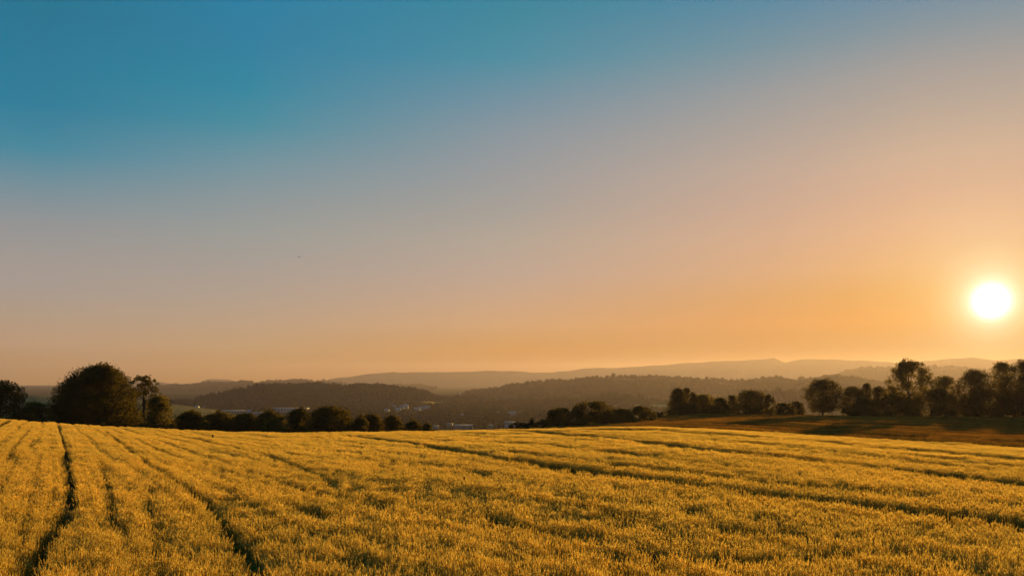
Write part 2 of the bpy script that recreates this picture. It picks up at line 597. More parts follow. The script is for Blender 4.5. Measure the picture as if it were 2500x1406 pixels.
hill('mountains', 'faint long mountain range along the orange horizon',
     rough([(560, 968), (700, 948), (790, 930), (820, 923), (850, 920), (900, 912), (960, 908), (1060, 909), (1150, 907), (1205, 905.5), (1260, 906), (1300, 909), (1345, 909),
      (1430, 900), (1500, 898), (1600, 892), (1690, 885), (1760, 882), (1840, 878), (1875, 874.5), (1890, 873), (1900, 877), (1910, 882), (1920, 884),
      (1935, 880), (1960, 877), (2000, 876), (2100, 880), (2190, 886), (2240, 882), (2300, 878), (2370, 873), (2430, 879), (2500, 876), (2600, 874),
      (2800, 882), (3100, 900)], 1.0, 700, 11), 10500, 1900, 1200, M_mount, 700, 16)
hill('mountains', 'palest low mountain crests at the far left of the skyline',
     rough([(-500, 950), (-200, 946), (0, 953), (60, 955), (100, 949), (140, 949), (200, 940), (330, 931), (365, 928.5), (380, 930), (410, 936), (440, 942), (480, 938),
      (503, 927), (515, 925.5), (560, 926.5), (580, 931), (620, 937), (700, 945), (800, 960), (900, 975)], 0.7, 400, 21), 12600, 1700, 1000, M_mount, 400, 14)
H4 = hill('hills', 'hazy wooded hill glowing below the sun on the right',
          [(1800, 990), (1900, 962), (2000, 933), (2040, 925), (2056, 918), (2064, 911), (2100, 907), (2150, 904), (2200, 902), (2280, 901), (2350, 904),
           (2420, 911), (2500, 916), (2700, 924), (3000, 935), (3200, 950)], 6800, 2300, 1000, M_hill)
H1 = hill('hills', 'blue grey wooded ridge behind the dark hill on the left',
          [(-600, 970), (-200, 966), (0, 961), (70, 958), (100, 958), (130, 960), (380, 947), (440, 944), (500, 940), (560, 938), (615, 936), (620, 941), (632, 938),
           (700, 933), (740, 934), (820, 939), (850, 944), (900, 948), (940, 947), (1010, 945), (1060, 949), (1095, 957), (1112, 966), (1140, 978), (1220, 1000)],
          6500, 2300, 900, M_hill)
H3 = hill('hills', 'long brown wooded hill across the middle of the valley',
          [(1030, 1010), (1080, 985), (1120, 969), (1150, 961), (1200, 955), (1260, 948), (1300, 942), (1350, 938), (1400, 934), (1450, 927), (1500, 925), (1550, 926),
           (1600, 928), (1650, 930), (1720, 933), (1760, 935), (1790, 939), (1830, 934), (1860, 930), (1900, 928), (1920, 933), (1950, 935), (2000, 929),
           (2020, 925), (2050, 928), (2100, 934), (2200, 949), (2400, 964), (2700, 980), (2900, 1000)], 3600, 1200, 600, M_hill)
H2 = hill('hills', 'dark wooded hill behind the hedge on the left',
          [(340, 1020), (380, 1004), (440, 992), (500, 977), (560, 965), (620, 953), (660, 948), (740, 947), (800, 948), (860, 950), (900, 950), (960, 955),
           (1000, 958), (1040, 962), (1055, 970), (1070, 977), (1160, 979), (1220, 990), (1300, 1012)], 2500, 650, 450, M_hill)
H5 = hill('hills', 'low dark wooded rise below the long brown hill',
          [(1050, 1015), (1130, 994), (1200, 987), (1300, 983), (1400, 979), (1445, 977), (1480, 971), (1530, 974), (1570, 980), (1620, 985), (1700, 990), (1800, 985), (1850, 973),
           (1885, 964), (1930, 965), (1980, 973), (2060, 988), (2200, 1003), (2400, 1018)], 2150, 420, 300, M_hill)
H6 = hill('hills', 'pale dry meadow spur left of the hedge',
          [(-400, 985), (-100, 976), (40, 968), (90, 966), (130, 967), (250, 972), (360, 978), (400, 985), (450, 990), (520, 1000), (560, 1010), (620, 1030), (680, 1050)],
          1500, 500, 400, M_tan)

FIELDS = [
    ('pale ripe field strip beyond the village houses', M_crop,
     [(922, 977.5), (1000, 979), (1060, 981), (1124, 984), (1124, 992), (1090, 991), (1040, 992), (990, 986), (925, 981)]),
    ('thin pale field strip right of the village', M_crop, [(1128, 984), (1165, 987), (1250, 989), (1250, 991), (1160, 990), (1128, 988)]),
    ('yellowish field strip behind the mid right hedge', M_crop, [(1480, 989), (1560, 988), (1640, 987), (1640, 998), (1560, 996), (1480, 994)]),
]


def in_poly(px, py, poly):
    c = np.zeros(px.shape, bool)
    j = len(poly) - 1
    for i in range(len(poly)):
        xi, yi = poly[i]
        xj, yj = poly[j]
        if yi != yj:
            c ^= ((yi > py) != (yj > py)) & (px < (xj - xi) * (py - yi) / (yj - yi) + xi)
        j = i
    return c


for lab, mt, poly in FIELDS:
    P = np.array(poly)
    xs = np.linspace(P[:, 0].min(), P[:, 0].max(), 30)
    V, ok = [], []
    rows = []
    for x in xs:
        ys = np.linspace(P[:, 1].min() - 1, P[:, 1].max() + 1, 200)
        m = in_poly(np.full(200, x + 1e-3), ys, poly)
        if m.sum() < 2:
            continue
        yy = ys[m]
        col = [ray_hit(x, q, y0=400) for q in np.linspace(yy[0], yy[-1], 5)]
        if any(c is None for c in col):
            continue
        rows.append(col)
    n = len(rows)
    V = np.array(rows).reshape(-1, 3)
    V[:, 2] += 0.8
    i = (np.arange(n - 1)[:, None] * 5 + np.arange(4)[None, :]).ravel()
    o = mesh_np('field', V, np.stack([i, i + 5, i + 6, i + 1], 1), mt, smooth=True)
    tag(o, lab, 'field', kind='structure')

# ------------------------------------------------------------------ instanced plants (geometry nodes over a point mesh)
def scatter(name, pts, rotz, scl, idx, sources, label, cat, tilt=None):
    n = len(pts)
    me = bpy.data.meshes.new(name)
    me.vertices.add(n)
    me.vertices.foreach_set('co', np.asarray(pts, np.float32).ravel())
    rot = np.zeros((n, 3), np.float32)
    rot[:, 2] = rotz
    if tilt is not None:
        rot[:, :2] = tilt
    a = me.attributes.new('rot', 'FLOAT_VECTOR', 'POINT')
    a.data.foreach_set('vector', rot.ravel())
    a = me.attributes.new('scl', 'FLOAT_VECTOR', 'POINT')
    a.data.foreach_set('vector', np.asarray(scl, np.float32).ravel())
    a = me.attributes.new('idx', 'INT', 'POINT')
    a.data.foreach_set('value', np.asarray(idx, np.int32))
    o = bpy.data.objects.new(name, me)
    COL.objects.link(o)
    c = bpy.data.collections.new(name + '_kinds')
    for s in sources:
        c.objects.link(s)
    g = bpy.data.node_groups.new(name + '_scatter', 'GeometryNodeTree')
    g.interface.new_socket('Geometry', in_out='INPUT', socket_type='NodeSocketGeometry')
    g.interface.new_socket('Geometry', in_out='OUTPUT', socket_type='NodeSocketGeometry')
    gi, go = N(g, 'NodeGroupInput'), N(g, 'NodeGroupOutput')
    ci = N(g, 'GeometryNodeCollectionInfo')
    ci.inputs['Collection'].default_value = c
    ci.inputs['Separate Children'].default_value = True
    ci.inputs['Reset Children'].default_value = True
    iop = N(g, 'GeometryNodeInstanceOnPoints')
    iop.inputs['Pick Instance'].default_value = True

    def na_(nm, ty):
        q = N(g, 'GeometryNodeInputNamedAttribute', data_type=ty)
        q.inputs['Name'].default_value = nm
        return q.outputs['Attribute']
    g.links.new(gi.outputs[0], iop.inputs['Points'])
    g.links.new(ci.outputs[0], iop.inputs['Instance'])
    g.links.new(na_('idx', 'INT'), iop.inputs['Instance Index'])
    g.links.new(na_('rot', 'FLOAT_VECTOR'), iop.inputs['Rotation'])
    g.links.new(na_('scl', 'FLOAT_VECTOR'), iop.inputs['Scale'])
    g.links.new(iop.outputs[0], go.inputs[0])
    md = o.modifiers.new('scatter', 'NODES')
    md.node_group = g
    return tag(o, label, cat, kind='stuff')


def stalk_patch(name, n, sx, sy, mat, h=0.80, ear=0.09, awn=True, wid=0.006, seed=0, leaves=2, fat=1.0):
    """a small patch of single stalks: stem, bent leaves, ear and awns"""
    r = np.random.default_rng(seed)
    V, Q, T, A = [], [], [], []

    def add(vs, tone):
        b = len(V)
        V.extend(vs)
        A.extend([tone] * len(vs))
        return b
    for _ in range(n):
        x, y = r.uniform(-sx / 2, sx / 2), r.uniform(-sy / 2, sy / 2)
        hh = h * r.normal(0.965, 0.06)
        ang = r.uniform(0, 6.283)
        lean = abs(r.normal(0, 0.09)) * hh
        la = r.uniform(0, 6.283)
        lx, ly = math.cos(la) * lean, math.sin(la) * lean
        p0 = np.array((x, y, -0.02))
        p1 = np.array((x + lx * 0.35, y + ly * 0.35, (hh - ear) * 0.6))
        p2 = np.array((x + lx, y + ly, hh - ear))
        w = np.array((math.cos(ang), math.sin(ang), 0)) * wid * 0.5
        b = add([p0 - w, p0 + w, p1 - w, p1 + w, p2 - w * 0.7, p2 + w * 0.7], 0.5)
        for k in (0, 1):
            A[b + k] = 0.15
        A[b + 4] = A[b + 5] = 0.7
        Q += [(b, b + 1, b + 3, b + 2), (b + 2, b + 3, b + 5, b + 4)]
        # ear: four sided spindle nodding along the lean
        nod = np.array((lx, ly, 0)) / (lean + 1e-6) * ear * r.uniform(0.1, 0.55)
        e1 = p2 + np.array((0, 0, ear * 0.45)) + nod * 0.4
        e2 = p2 + np.array((0, 0, ear)) + nod
        ew = ear * 0.105 * fat
        u1 = np.array((math.cos(ang), math.sin(ang), 0)) * ew
        u2 = np.array((-math.sin(ang), math.cos(ang), 0)) * ew
        b = add([p2, e1 + u1, e1 + u2, e1 - u1, e1 - u2, e2], 1.0)
        for k in range(4):
            T += [(b, b + 1 + k, b + 1 + (k + 1) % 4), (b + 5, b + 1 + (k + 1) % 4, b + 1 + k)]
        if awn:
            for k in range(3):
                d = np.array((r.normal(0, 0.25), r.normal(0, 0.25), 1.0)) * ear * r.uniform(0.5, 0.9)
                s = (e1 if k else e2) + np.array((0, 0, ear * 0.2 * k))
                ww = np.array((r.normal(), r.normal(), 0))
                ww = ww / (np.linalg.norm(ww) + 1e-6) * 0.0022 * fat ** 2
                b = add([s - ww, s + ww, s + d + nod * 0.5], 0.95)
                T.append((b, b + 1, b + 2))
        for k in range(leaves):
            t = r.uniform(0.25, 0.9)
            s = p0 + (p1 - p0) * (t / 0.6) if t < 0.6 else p1 + (p2 - p1) * ((t - 0.6) / 0.4)
            da = r.uniform(0, 6.283)
            d = np.array((math.cos(da), math.sin(da), 0))
            L = h * r.uniform(0.14, 0.26)
            side = np.array((-d[1], d[0], 0)) * wid * 0.9
            m1 = s + d * L * 0.45 + np.array((0, 0, L * 0.45))
            m2 = s + d * L + np.array((0, 0, L * r.uniform(-0.1, 0.4)))
            tn = 0.1 + 0.5 * t * r.uniform(0.4, 1)
            b = add([s - side * 0.6, s + side * 0.6, m1 - side, m1 + side, m2], tn)
            Q.append((b, b + 1, b + 3, b + 2))
            T.append((b + 2, b + 3, b + 4))
    return mesh_np(name, np.array(V), [np.array(Q, np.int32), np.array(T, np.int32)], mat, link=False, attr=A)


# ---- wheel tracks and gaps, laid on the field along what the photograph shows
def track(pts, width, cut, patchy):
    out = []
    for px, py in pts:
        h = ray_hit(px, py, 3.0, 200.0, 700, CROP, main_z)
        if h is not None:
            out.append(h[:2])
    return np.array(out), width, cut, patchy


TRACKS = [
    track([(141, 1035), (146, 1048), (151, 1062), (158, 1095), (166, 1130), (171, 1165), (174, 1200), (165, 1240), (148, 1275), (120, 1300), (95, 1335), (68, 1380), (45, 1430)], 0.28, 0.97, 0.0),
    track([(255, 1052), (270, 1062), (290, 1075), (330, 1105), (355, 1122), (395, 1150), (420, 1165), (460, 1190), (505, 1222), (545, 1260), (570, 1300), (600, 1335), (640, 1400)], 0.22, 0.85, 0.25),
    track([(-60, 1075), (-30, 1055), (0, 1038), (12, 1030), (24, 1025.5)], 0.5, 0.97, 0.0),
    track([(838, 1061.5), (900, 1068), (1000, 1080), (1050, 1087), (1100, 1096), (1160, 1106), (1230, 1117), (1300, 1126), (1370, 1137), (1450, 1147), (1550, 1160), (1620, 1168),
           (1690, 1178), (1800, 1190), (1900, 1203), (2000, 1212), (2100, 1223), (2200, 1233), (2270, 1241), (2350, 1249), (2420, 1258), (2500, 1270), (2650, 1292)], 1.5, 1.0, 0.0),
    track([(1262, 1050.5), (1340, 1056), (1450, 1066), (1550, 1073), (1640, 1084), (1700, 1090), (1800, 1101), (1920, 1113), (2050, 1127), (2200, 1143), (2300, 1155), (2400, 1167),
           (2500, 1177), (2650, 1195)], 2.5, 1.0, 0.0),
    track([(690, 1059), (750, 1062), (850, 1063)], 0.5, 0.9, 0.4),
    track([(1640, 1053), (1720, 1056), (1800, 1062), (1860, 1067), (1985, 1074), (2060, 1082), (2180, 1092), (2270, 1099), (2350, 1106), (2500, 1120)], 2.6, 0.95, 0.3),
    track([(1300, 1046.5), (1420, 1047), (1520, 1047.5), (1640, 1050)], 4.0, 0.95, 0.25),
    track([(2200, 1107), (2300, 1117), (2400, 1127), (2500, 1138)], 2.2, 0.9, 0.35),
    track([(480, 1070), (550, 1086), (600, 1098), (700, 1125)], 0.28, 0.75, 0.3),
    track([(650, 1104), (700, 1125), (760, 1150), (830, 1185)], 0.26, 0.7, 0.35),
    track([(240, 1130), (258, 1160), (270, 1195), (276, 1230), (272, 1268)], 0.12, 0.7, 0.35),
    track([(200, 1130), (212, 1170), (220, 1210), (214, 1250)], 0.08, 0.6, 0.5),
    track([(20, 1120), (48, 1080), (75, 1050)], 0.2, 0.7, 0.5),
    track([(130, 1120), (134, 1160), (132, 1200), (120, 1235)], 0.08, 0.6, 0.5),
    track([(365, 1210), (372, 1270), (376, 1310), (390, 1360), (396, 1410)], 0.10, 0.6, 0.5),
    track([(190, 1335), (320, 1340), (480, 1340), (640, 1318), (720, 1318)], 0.45, 0.8, 0.45),
    track([(1360, 1330), (1440, 1340), (1500, 1343), (1600, 1338), (1640, 1345), (1700, 1360), (1780, 1350), (1840, 1360), (2050, 1345), (2140, 1348), (2300, 1352)], 0.45, 0.8, 0.45),
    track([(1140, 1245), (1180, 1252), (1260, 1272), (1330, 1295), (1420, 1310)], 0.3, 0.7, 0.45),
    track([(1200, 1265), (1300, 1285), (1400, 1290), (1500, 1300)], 0.28, 0.65, 0.45),
    track([(1760, 1283), (1830, 1290), (1900, 1298), (1990, 1302), (2110, 1308)], 0.32, 0.7, 0.4),
    track([(1210, 1077), (1310, 1081), (1400, 1090), (1500, 1100), (1640, 1118), (1800, 1137)], 1.2, 0.85, 0.15),
    track([(1240, 1100), (1400, 1118), (1600, 1140), (1800, 1162), (2000, 1186), (2200, 1203)], 0.8, 0.8, 0.3),
    track([(1700, 1068), (1850, 1080), (2000, 1096), (2200, 1118), (2400, 1143)], 1.5, 0.85, 0.15),
    track([(690, 1176), (800, 1200), (900, 1218), (960, 1240)], 0.4, 0.75, 0.5),
    track([(700, 1222), (760, 1240), (830, 1262)], 0.35, 0.7, 0.5),
    track([(900, 1110), (1000, 1128), (1100, 1138), (1200, 1160)], 0.5, 0.8, 0.35),
    track([(1410, 1230), (1460, 1236), (1540, 1258), (1590, 1262)], 0.3, 0.65, 0.45),
]

U_ROW = np.array((math.sin(-0.48), math.cos(-0.48)))     # direction of drilling
N_ROW = np.array((U_ROW[1], -U_ROW[0]))


def track_cut(x, y):
    cut = np.zeros(len(x))
    for pts, w, c, patchy in TRACKS:
        if len(pts) < 2:
            continue
        best = np.full(len(x), 1e9)
        along = np.zeros(len(x))
        L = 0.0
        bb0, bb1 = pts.min(0) - 2, pts.max(0) + 2
        m = (x > bb0[0]) & (x < bb1[0]) & (y > bb0[1]) & (y < bb1[1])
        xi, yi = x[m], y[m]
        b, al = best[m], along[m]
        for p, q in zip(pts[:-1], pts[1:]):
            d = q - p
            l = np.hypot(*d) + 1e-9
            t = np.clip(((xi - p[0]) * d[0] + (yi - p[1]) * d[1]) / l ** 2, 0, 1)
            dist = np.hypot(xi - p[0] - t * d[0], yi - p[1] - t * d[1])
            k = dist < b
            b[k] = dist[k]
            al[k] = L + t[k] * l
            L += l
        ww = w * (1 + 0.22 * vnoise(al / 1.3, al * 0 + w * 91, 17))
        f = np.clip((ww * 0.5 + 0.06 - b) / 0.06, 0, 1) * c
        if patchy > 0:
            f = f * np.clip((vnoise(al / 1.7, al * 0 + w * 37, 19) * 0.5 + 0.5 - patchy + 0.35) / 0.3, 0, 1)
        cc = cut[m]
        cut[m] = np.maximum(cc, f)
    return cut


def field_points(R0, R1, row, step, az0, az1, seed):
    r = np.random.default_rng(seed)
    ext = R1 * 1.35
    nrow = int(2 * ext / row)
    nal = int(2 * ext / step)
    k = np.arange(nrow) * row - ext
    j = np.arange(nal) * step - ext
    Kx, Jx = np.meshgrid(k, j)
    Kx = Kx.ravel() + r.normal(0, row * 0.10, Kx.size)
    Jx = Jx.ravel() + r.uniform(-step * 0.45, step * 0.45, Jx.size)
    x = Kx * N_ROW[0] + Jx * U_ROW[0]
    y = Kx * N_ROW[1] + Jx * U_ROW[1]
    px, R = polar(x, y)
    a = np.arctan2(x, y)
    m = (y > 0) & (R >= R0) & (R < R1) & (a > az0) & (a < az1)
    return x[m], y[m], px[m], R[m]


def wheat_layer(R0, R1, row, step, nst, wid, seed, kinds, far):
    x, y, px, R = field_points(R0, R1, row, step, math.radians(-52), math.radians(52), seed)
    m = R < ip(_d1, px) + 7
    x, y, px, R = x[m], y[m], px[m], R[m]
    r = np.random.default_rng(seed + 50)
    u = x * U_ROW[0] + y * U_ROW[1]
    v = x * N_ROW[0] + y * N_ROW[1]
    cut = track_cut(x, y)
    far = 1 + 0.35 * np.clip((R - 25) / 40, 0, 1)
    hs = 1.0 + far * 0.055 * vnoise(u / 6.0, v / 0.50, 31) + 0.035 * vnoise(u / 1.8, v / 0.6, 37) + far * 0.05 * vnoise(u / 18, v / 1.9, 41)
    # seams between the drill passes
    per = np.where(R < 45, 0.92, 1.84)
    seam = np.abs(((v + 0.05 * np.sin(u / 7.0)) / per) % 1.0 - 0.5) * per
    hs -= np.where(R < 45, 0.30, 0.24) * np.clip(1.2 - seam / np.where(R < 45, 0.13, 0.26), 0, 1) * np.clip(0.6 + 0.8 * vnoise(u / 9, np.floor(v / per + 0.5) * 7.3, 83), 0, 1) * np.clip((R - 10) / 10, 0.4, 1)
    hs += r.normal(0, 0.035, len(x)) + 0.06 * vnoise(u / 0.5, v / 0.36, 43)
    # thin places where the crop is short or missing
    gap = vnoise(u / 1.3, v / 0.42, 53) + 0.5 * vnoise(u / 0.6, v / 0.36, 59)
    gap = gap + 0.40 * np.clip((R - 20) / 20, 0, 1) * vnoise(u / 11, v / 0.8, 67)
    g = np.clip((gap - 0.74) / 0.35, 0, 1) * np.clip(vnoise(u / 9, v / 5, 61) + 0.85, 0, 1)
    hs *= 1 - 0.36 * g
    thin = np.clip((vnoise(u / 0.62, v / 0.42, 91) - 0.22) / 0.3, 0, 1) * np.clip((60 - R) / 30, 0, 1)
    keep = r.uniform(0, 1, len(x)) > np.maximum(cut * 0.98, 0.05 + 0.42 * thin)
    hs = hs * (1 - 0.12 * thin)
    hs = hs * (1 - 0.55 * cut)
    x, y, hs = x[keep], y[keep], np.clip(hs[keep], 0.25, 1.22)
    z = main_z(x, y)
    n = len(x)
    sx = np.stack([r.uniform(0.9, 1.1, n)] * 2 + [hs], 1)
    ang = math.atan2(U_ROW[1], U_ROW[0]) + np.where(r.uniform(0, 1, n) < 0.5, 0, math.pi) + r.normal(0, 0.06, n)
    return np.stack([x, y, z], 1), ang, sx, r.integers(0, kinds, n)


lay = [(2.5, 20.0, 0.13, 0.28, 21, 0.0042, 1), (20.0, 48.0, 0.15, 0.42, 24, 0.0062, 2), (48.0, 150.0, 0.26, 0.75, 34, 0.013, 3)]
pp, aa, ss, kk, srcs = [], [], [], [], []
for R0, R1, row, step, nst, wid, seed in lay:
    P, A, S, K = wheat_layer(R0, R1, row, step, nst, wid, seed, 5, seed == 3)
    pp.append(P)
    aa.append(A)
    ss.append(S)
    kk.append(K + len(srcs))
    for q in range(5):
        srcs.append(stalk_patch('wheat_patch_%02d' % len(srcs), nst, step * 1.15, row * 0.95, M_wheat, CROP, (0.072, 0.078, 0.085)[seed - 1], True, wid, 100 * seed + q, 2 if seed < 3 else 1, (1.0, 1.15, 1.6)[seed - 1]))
P = np.concatenate(pp)
scatter('wheat', P, np.concatenate(aa), np.concatenate(ss), np.concatenate(kk), srcs, 'ripe golden wheat standing over the whole foreground field', 'wheat')
n_wheat = len(P)

# ---- the darker grain field on the rise to the right
x, y, px, R = field_points(86, 290, 0.55, 1.6, math.radians(-1.5), math.radians(37), 9)
m = (R < ip(_d2, px) + 16) & (knoll_z(x, y) > main_z(x, y) + 0.05)
x, y, px, R = x[m], y[m], px[m], R[m]
r_ = np.random.default_rng(77)
u, v = x * U_ROW[0] + y * U_ROW[1], x * N_ROW[0] + y * N_ROW[1]
seam = np.abs((v / 6.4 + 0.06 * vnoise(u / 25, v * 0, 79)) % 1.0 - 0.5) * 6.4
hs = 1.1 - 0.85 * np.clip((1.5 - seam) / 0.4, 0, 1) * np.clip(0.75 + vnoise(u / 22, np.floor(v / 6.4 + 0.5) * 3.3, 75), 0, 1) + 0.45 * vnoise(u / 30, v / 2.2, 71) + 0.35 * vnoise(u / 9, v / 1.4, 73) + r_.normal(0, 0.03, len(x))
n = len(x)
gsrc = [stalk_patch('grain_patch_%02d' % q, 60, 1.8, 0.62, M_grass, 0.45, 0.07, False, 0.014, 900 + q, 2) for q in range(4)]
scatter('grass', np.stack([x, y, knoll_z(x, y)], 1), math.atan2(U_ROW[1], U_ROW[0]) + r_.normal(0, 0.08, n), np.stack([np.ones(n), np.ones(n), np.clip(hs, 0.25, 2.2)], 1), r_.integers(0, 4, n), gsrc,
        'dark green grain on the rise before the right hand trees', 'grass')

# ------------------------------------------------------------------ trees
def prof(shape, t):
    t = np.asarray(t, float)
    if shape == 'dome':
        return np.where(t < 0.22, 0.86 + 0.14 * (t / 0.22), np.sqrt(np.clip(1 - ((t - 0.22) / 0.80) ** 2, 0, 1)))
    if shape == 'mound':
        return np.clip(1 - t * t, 0, 1) ** 0.6
    if shape == 'round':
        return np.sqrt(np.clip(1 - ((t - 0.46) / 0.56) ** 2, 0, 1))
    if shape == 'column':
        return np.clip(0.80 + 0.2 * np.sin(t * 3.1), 0, 1) * np.sqrt(np.clip(1 - np.clip((t - 0.55) / 0.48, 0, 1) ** 2, 0, 1))
    if shape == 'cone':
        return np.clip(1.02 - t, 0.03, 1)
    if shape == 'spread':      # wide shoulder, open below
        return np.where(t < 0.55, 0.55 + 0.45 * np.sin(t / 0.55 * math.pi / 2), np.sqrt(np.clip(1 - ((t - 0.55) / 0.47) ** 2, 0, 1)))
    return np.ones_like(t)


def leaf_quads(C, nrmv, size, r):
    """one bent-diamond leaf cluster per centre"""
    n = len(C)
    a = r.normal(size=(n, 3))
    nn = nrmv * 0.7 + r.normal(size=(n, 3)) * 0.8
    nn /= np.linalg.norm(nn, axis=1, keepdims=True) + 1e-9
    a -= nn * (a * nn).sum(1, keepdims=True)
    a /= np.linalg.norm(a, axis=1, keepdims=True) + 1e-9
    b = np.cross(nn, a)
    s = size * r.uniform(0.6, 1.35, (n, 1))
    V = np.stack([C - a * s * 0.62, C + b * s * 0.40 + nn * s * 0.08, C + a * s * 0.62, C - b * s * 0.40 + nn * s * 0.08], 1).reshape(-1, 3)
    q = np.arange(n * 4).reshape(n, 4)
    return V, q


def tree(name, label, cat, px0, px1, pt, Y, shape='round', mat=None, dens=1.0, trunk=0.12, nl=46, lobe=(0.13, 0.22), seed=0, group=None, base=None, leaf=0.27, spikes=14, depth=0.9, rough_=0.16):
    """px0..px1 and pt: sides and top in the photograph, Y: distance; stands on the land there"""
    r = np.random.default_rng(1000 + seed)
    xc = at((px0 + px1) / 2, Y)
    zb = float(all_z(np.array([xc]), np.array([Y]))[0]) if base is None else CZ + (HYP - base) / F * Y
    zt = CZ + (HYP - pt) / F * Y
    W = (px1 - px0) / F * Y
    H = zt - zb
    mat = mat or M_leaf
    root = empty(name, (xc, Y, zb - 0.05), label, cat, group)
    c0 = H * trunk
    CH = H - c0
    # lobes of foliage
    t = (np.arange(nl) + r.uniform(0, 1, nl)) / nl
    rl = r.uniform(lobe[0], lobe[1], nl) * min(W, CH * 1.1)
    pr = prof(shape, t) * W / 2
    ang = np.arange(nl) * 2.39996 + r.normal(0, 0.5, nl)
    pr = pr * (1 + rough_ * (np.sin(ang + r.uniform(0, 6.28)) * 0.6 + np.sin(t * 9 + r.uniform(0, 6.28)) * 0.5))
    rad = np.maximum(pr - rl * 0.62, 0) * np.where(r.uniform(0, 1, nl) < 0.74, r.uniform(0.82, 1.06, nl), r.uniform(0.0, 0.75, nl))
    C = np.stack([np.cos(ang) * rad, np.sin(ang) * rad * depth, c0 + np.clip(t * CH, rl * 0.7, CH - rl * 0.8)], 1)
    # sprigs that break the outline
    t2 = r.uniform(0.25, 1.0, spikes) ** 0.6
    a2 = r.uniform(0, 2 * math.pi, spikes)
    r2 = r.uniform(0.03, 0.085, spikes) * min(W, CH)
    p2 = prof(shape, t2) * W / 2 * r.uniform(0.9, 1.12, spikes)
    C2 = np.stack([np.cos(a2) * p2, np.sin(a2) * p2 * depth, c0 + t2 * CH * r.uniform(0.97, 1.03, spikes)], 1)
    C, rl = np.concatenate([C, C2]), np.concatenate([rl, r2])
    n = int(dens * 10.0 * W * CH * 0.75 / (leaf * leaf * 0.62))
    w = rl ** 2.0
    li = r.choice(len(rl), n, p=w / w.sum())
    d = r.normal(size=(n, 3))
    d /= np.linalg.norm(d, axis=1, keepdims=True)
    rad = rl[li] * (1 - 0.55 * r.uniform(0, 1, n) ** 2.2) * (1 + 0.12 * r.normal(size=n) + np.where(r.uniform(0, 1, n) < 0.12, r.uniform(0, 0.45, n), 0))
    P = C[li] + d * rad[:, None] * np.array((1, 1, 0.82))
    P[:, 2] = np.maximum(P[:, 2], 0.05)
    V, q = leaf_quads(P, d, leaf, r)
    mesh_np('crown', V, q, mat, root)
    mb = MB()
    tr = max(0.10, 0.020 * H + 0.010 * W)
    top = c0 + CH * 0.75
    sway = r.normal(0, 0.02 * H, 2)
    pts = [(0, 0, -0.2), (sway[0] * 0.2, sway[1] * 0.2, c0 * 0.6 + 0.1), (sway[0] * 0.5, sway[1] * 0.5, c0 + CH * 0.3), (sway[0], sway[1], top)]
    mb.tube(pts, [tr * 1.25, tr, tr * 0.7, tr * 0.2], 8)
    for k in r.choice(nl, min(14, nl), replace=False):
        e = C[k]
        s = np.array(pts[1]) + (np.array(pts[3]) - np.array(pts[1])) * np.clip((e[2] - c0) / CH * 0.7, 0.02, 0.85)
        mid = (s + e) / 2 + np.array((0, 0, 0.05 * H)) * r.uniform(-0.5, 1)
        mb.tube([s, mid, e], [tr * 0.36, tr * 0.22, tr * 0.07], 5)
    mb.build('trunk', M_bark, root, smooth=True)
    return root


def conifer(name, label, cat, px0, px1, pt, Y, seed=0, group=None):
    r = np.random.default_rng(3000 + seed)
    xc = at((px0 + px1) / 2, Y)
    zb = float(all_z(np.array([xc]), np.array([Y]))[0])
    zt = CZ + (HYP - pt) / F * Y
    W, H = (px1 - px0) / F * Y, zt - zb
    root = empty(name, (xc, Y, zb - 0.05), label, cat, group)
    P, Nn = [], []
    tiers = 15
    for i in range(tiers):
        t = i / (tiers - 1)
        z = H * (0.06 + 0.93 * t)
        rad = W / 2 * (1.0 - t) ** 0.85 + 0.06
        nb = int(5 + 9 * (1 - t))
        for b in range(nb):
            a = r.uniform(0, 6.283)
            L = rad * r.uniform(0.7, 1.1)
            m = int(10 + 60 * L)
            s = r.uniform(0.05, 1, m)
            q = np.stack([np.cos(a) * L * s, np.sin(a) * L * s, z - L * s * 0.28 + r.normal(0, 0.05, m)], 1) + r.normal(0, 0.06 + 0.05 * L, (m, 3))
            P.append(q)
            Nn.append(np.tile((0, 0, 1.0), (m, 1)))
    V, q = leaf_quads(np.concatenate(P), np.concatenate(Nn), 0.17, r)
    mesh_np('crown', V, q, M_needle, root)
    mb = MB()
    mb.tube([(0, 0, -0.2), (0, 0, H * 0.5), (0, 0, H * 0.98)], [0.03 * H, 0.016 * H, 0.004 * H], 7)
    mb.build('trunk', M_bark, root, smooth=True)
    return root


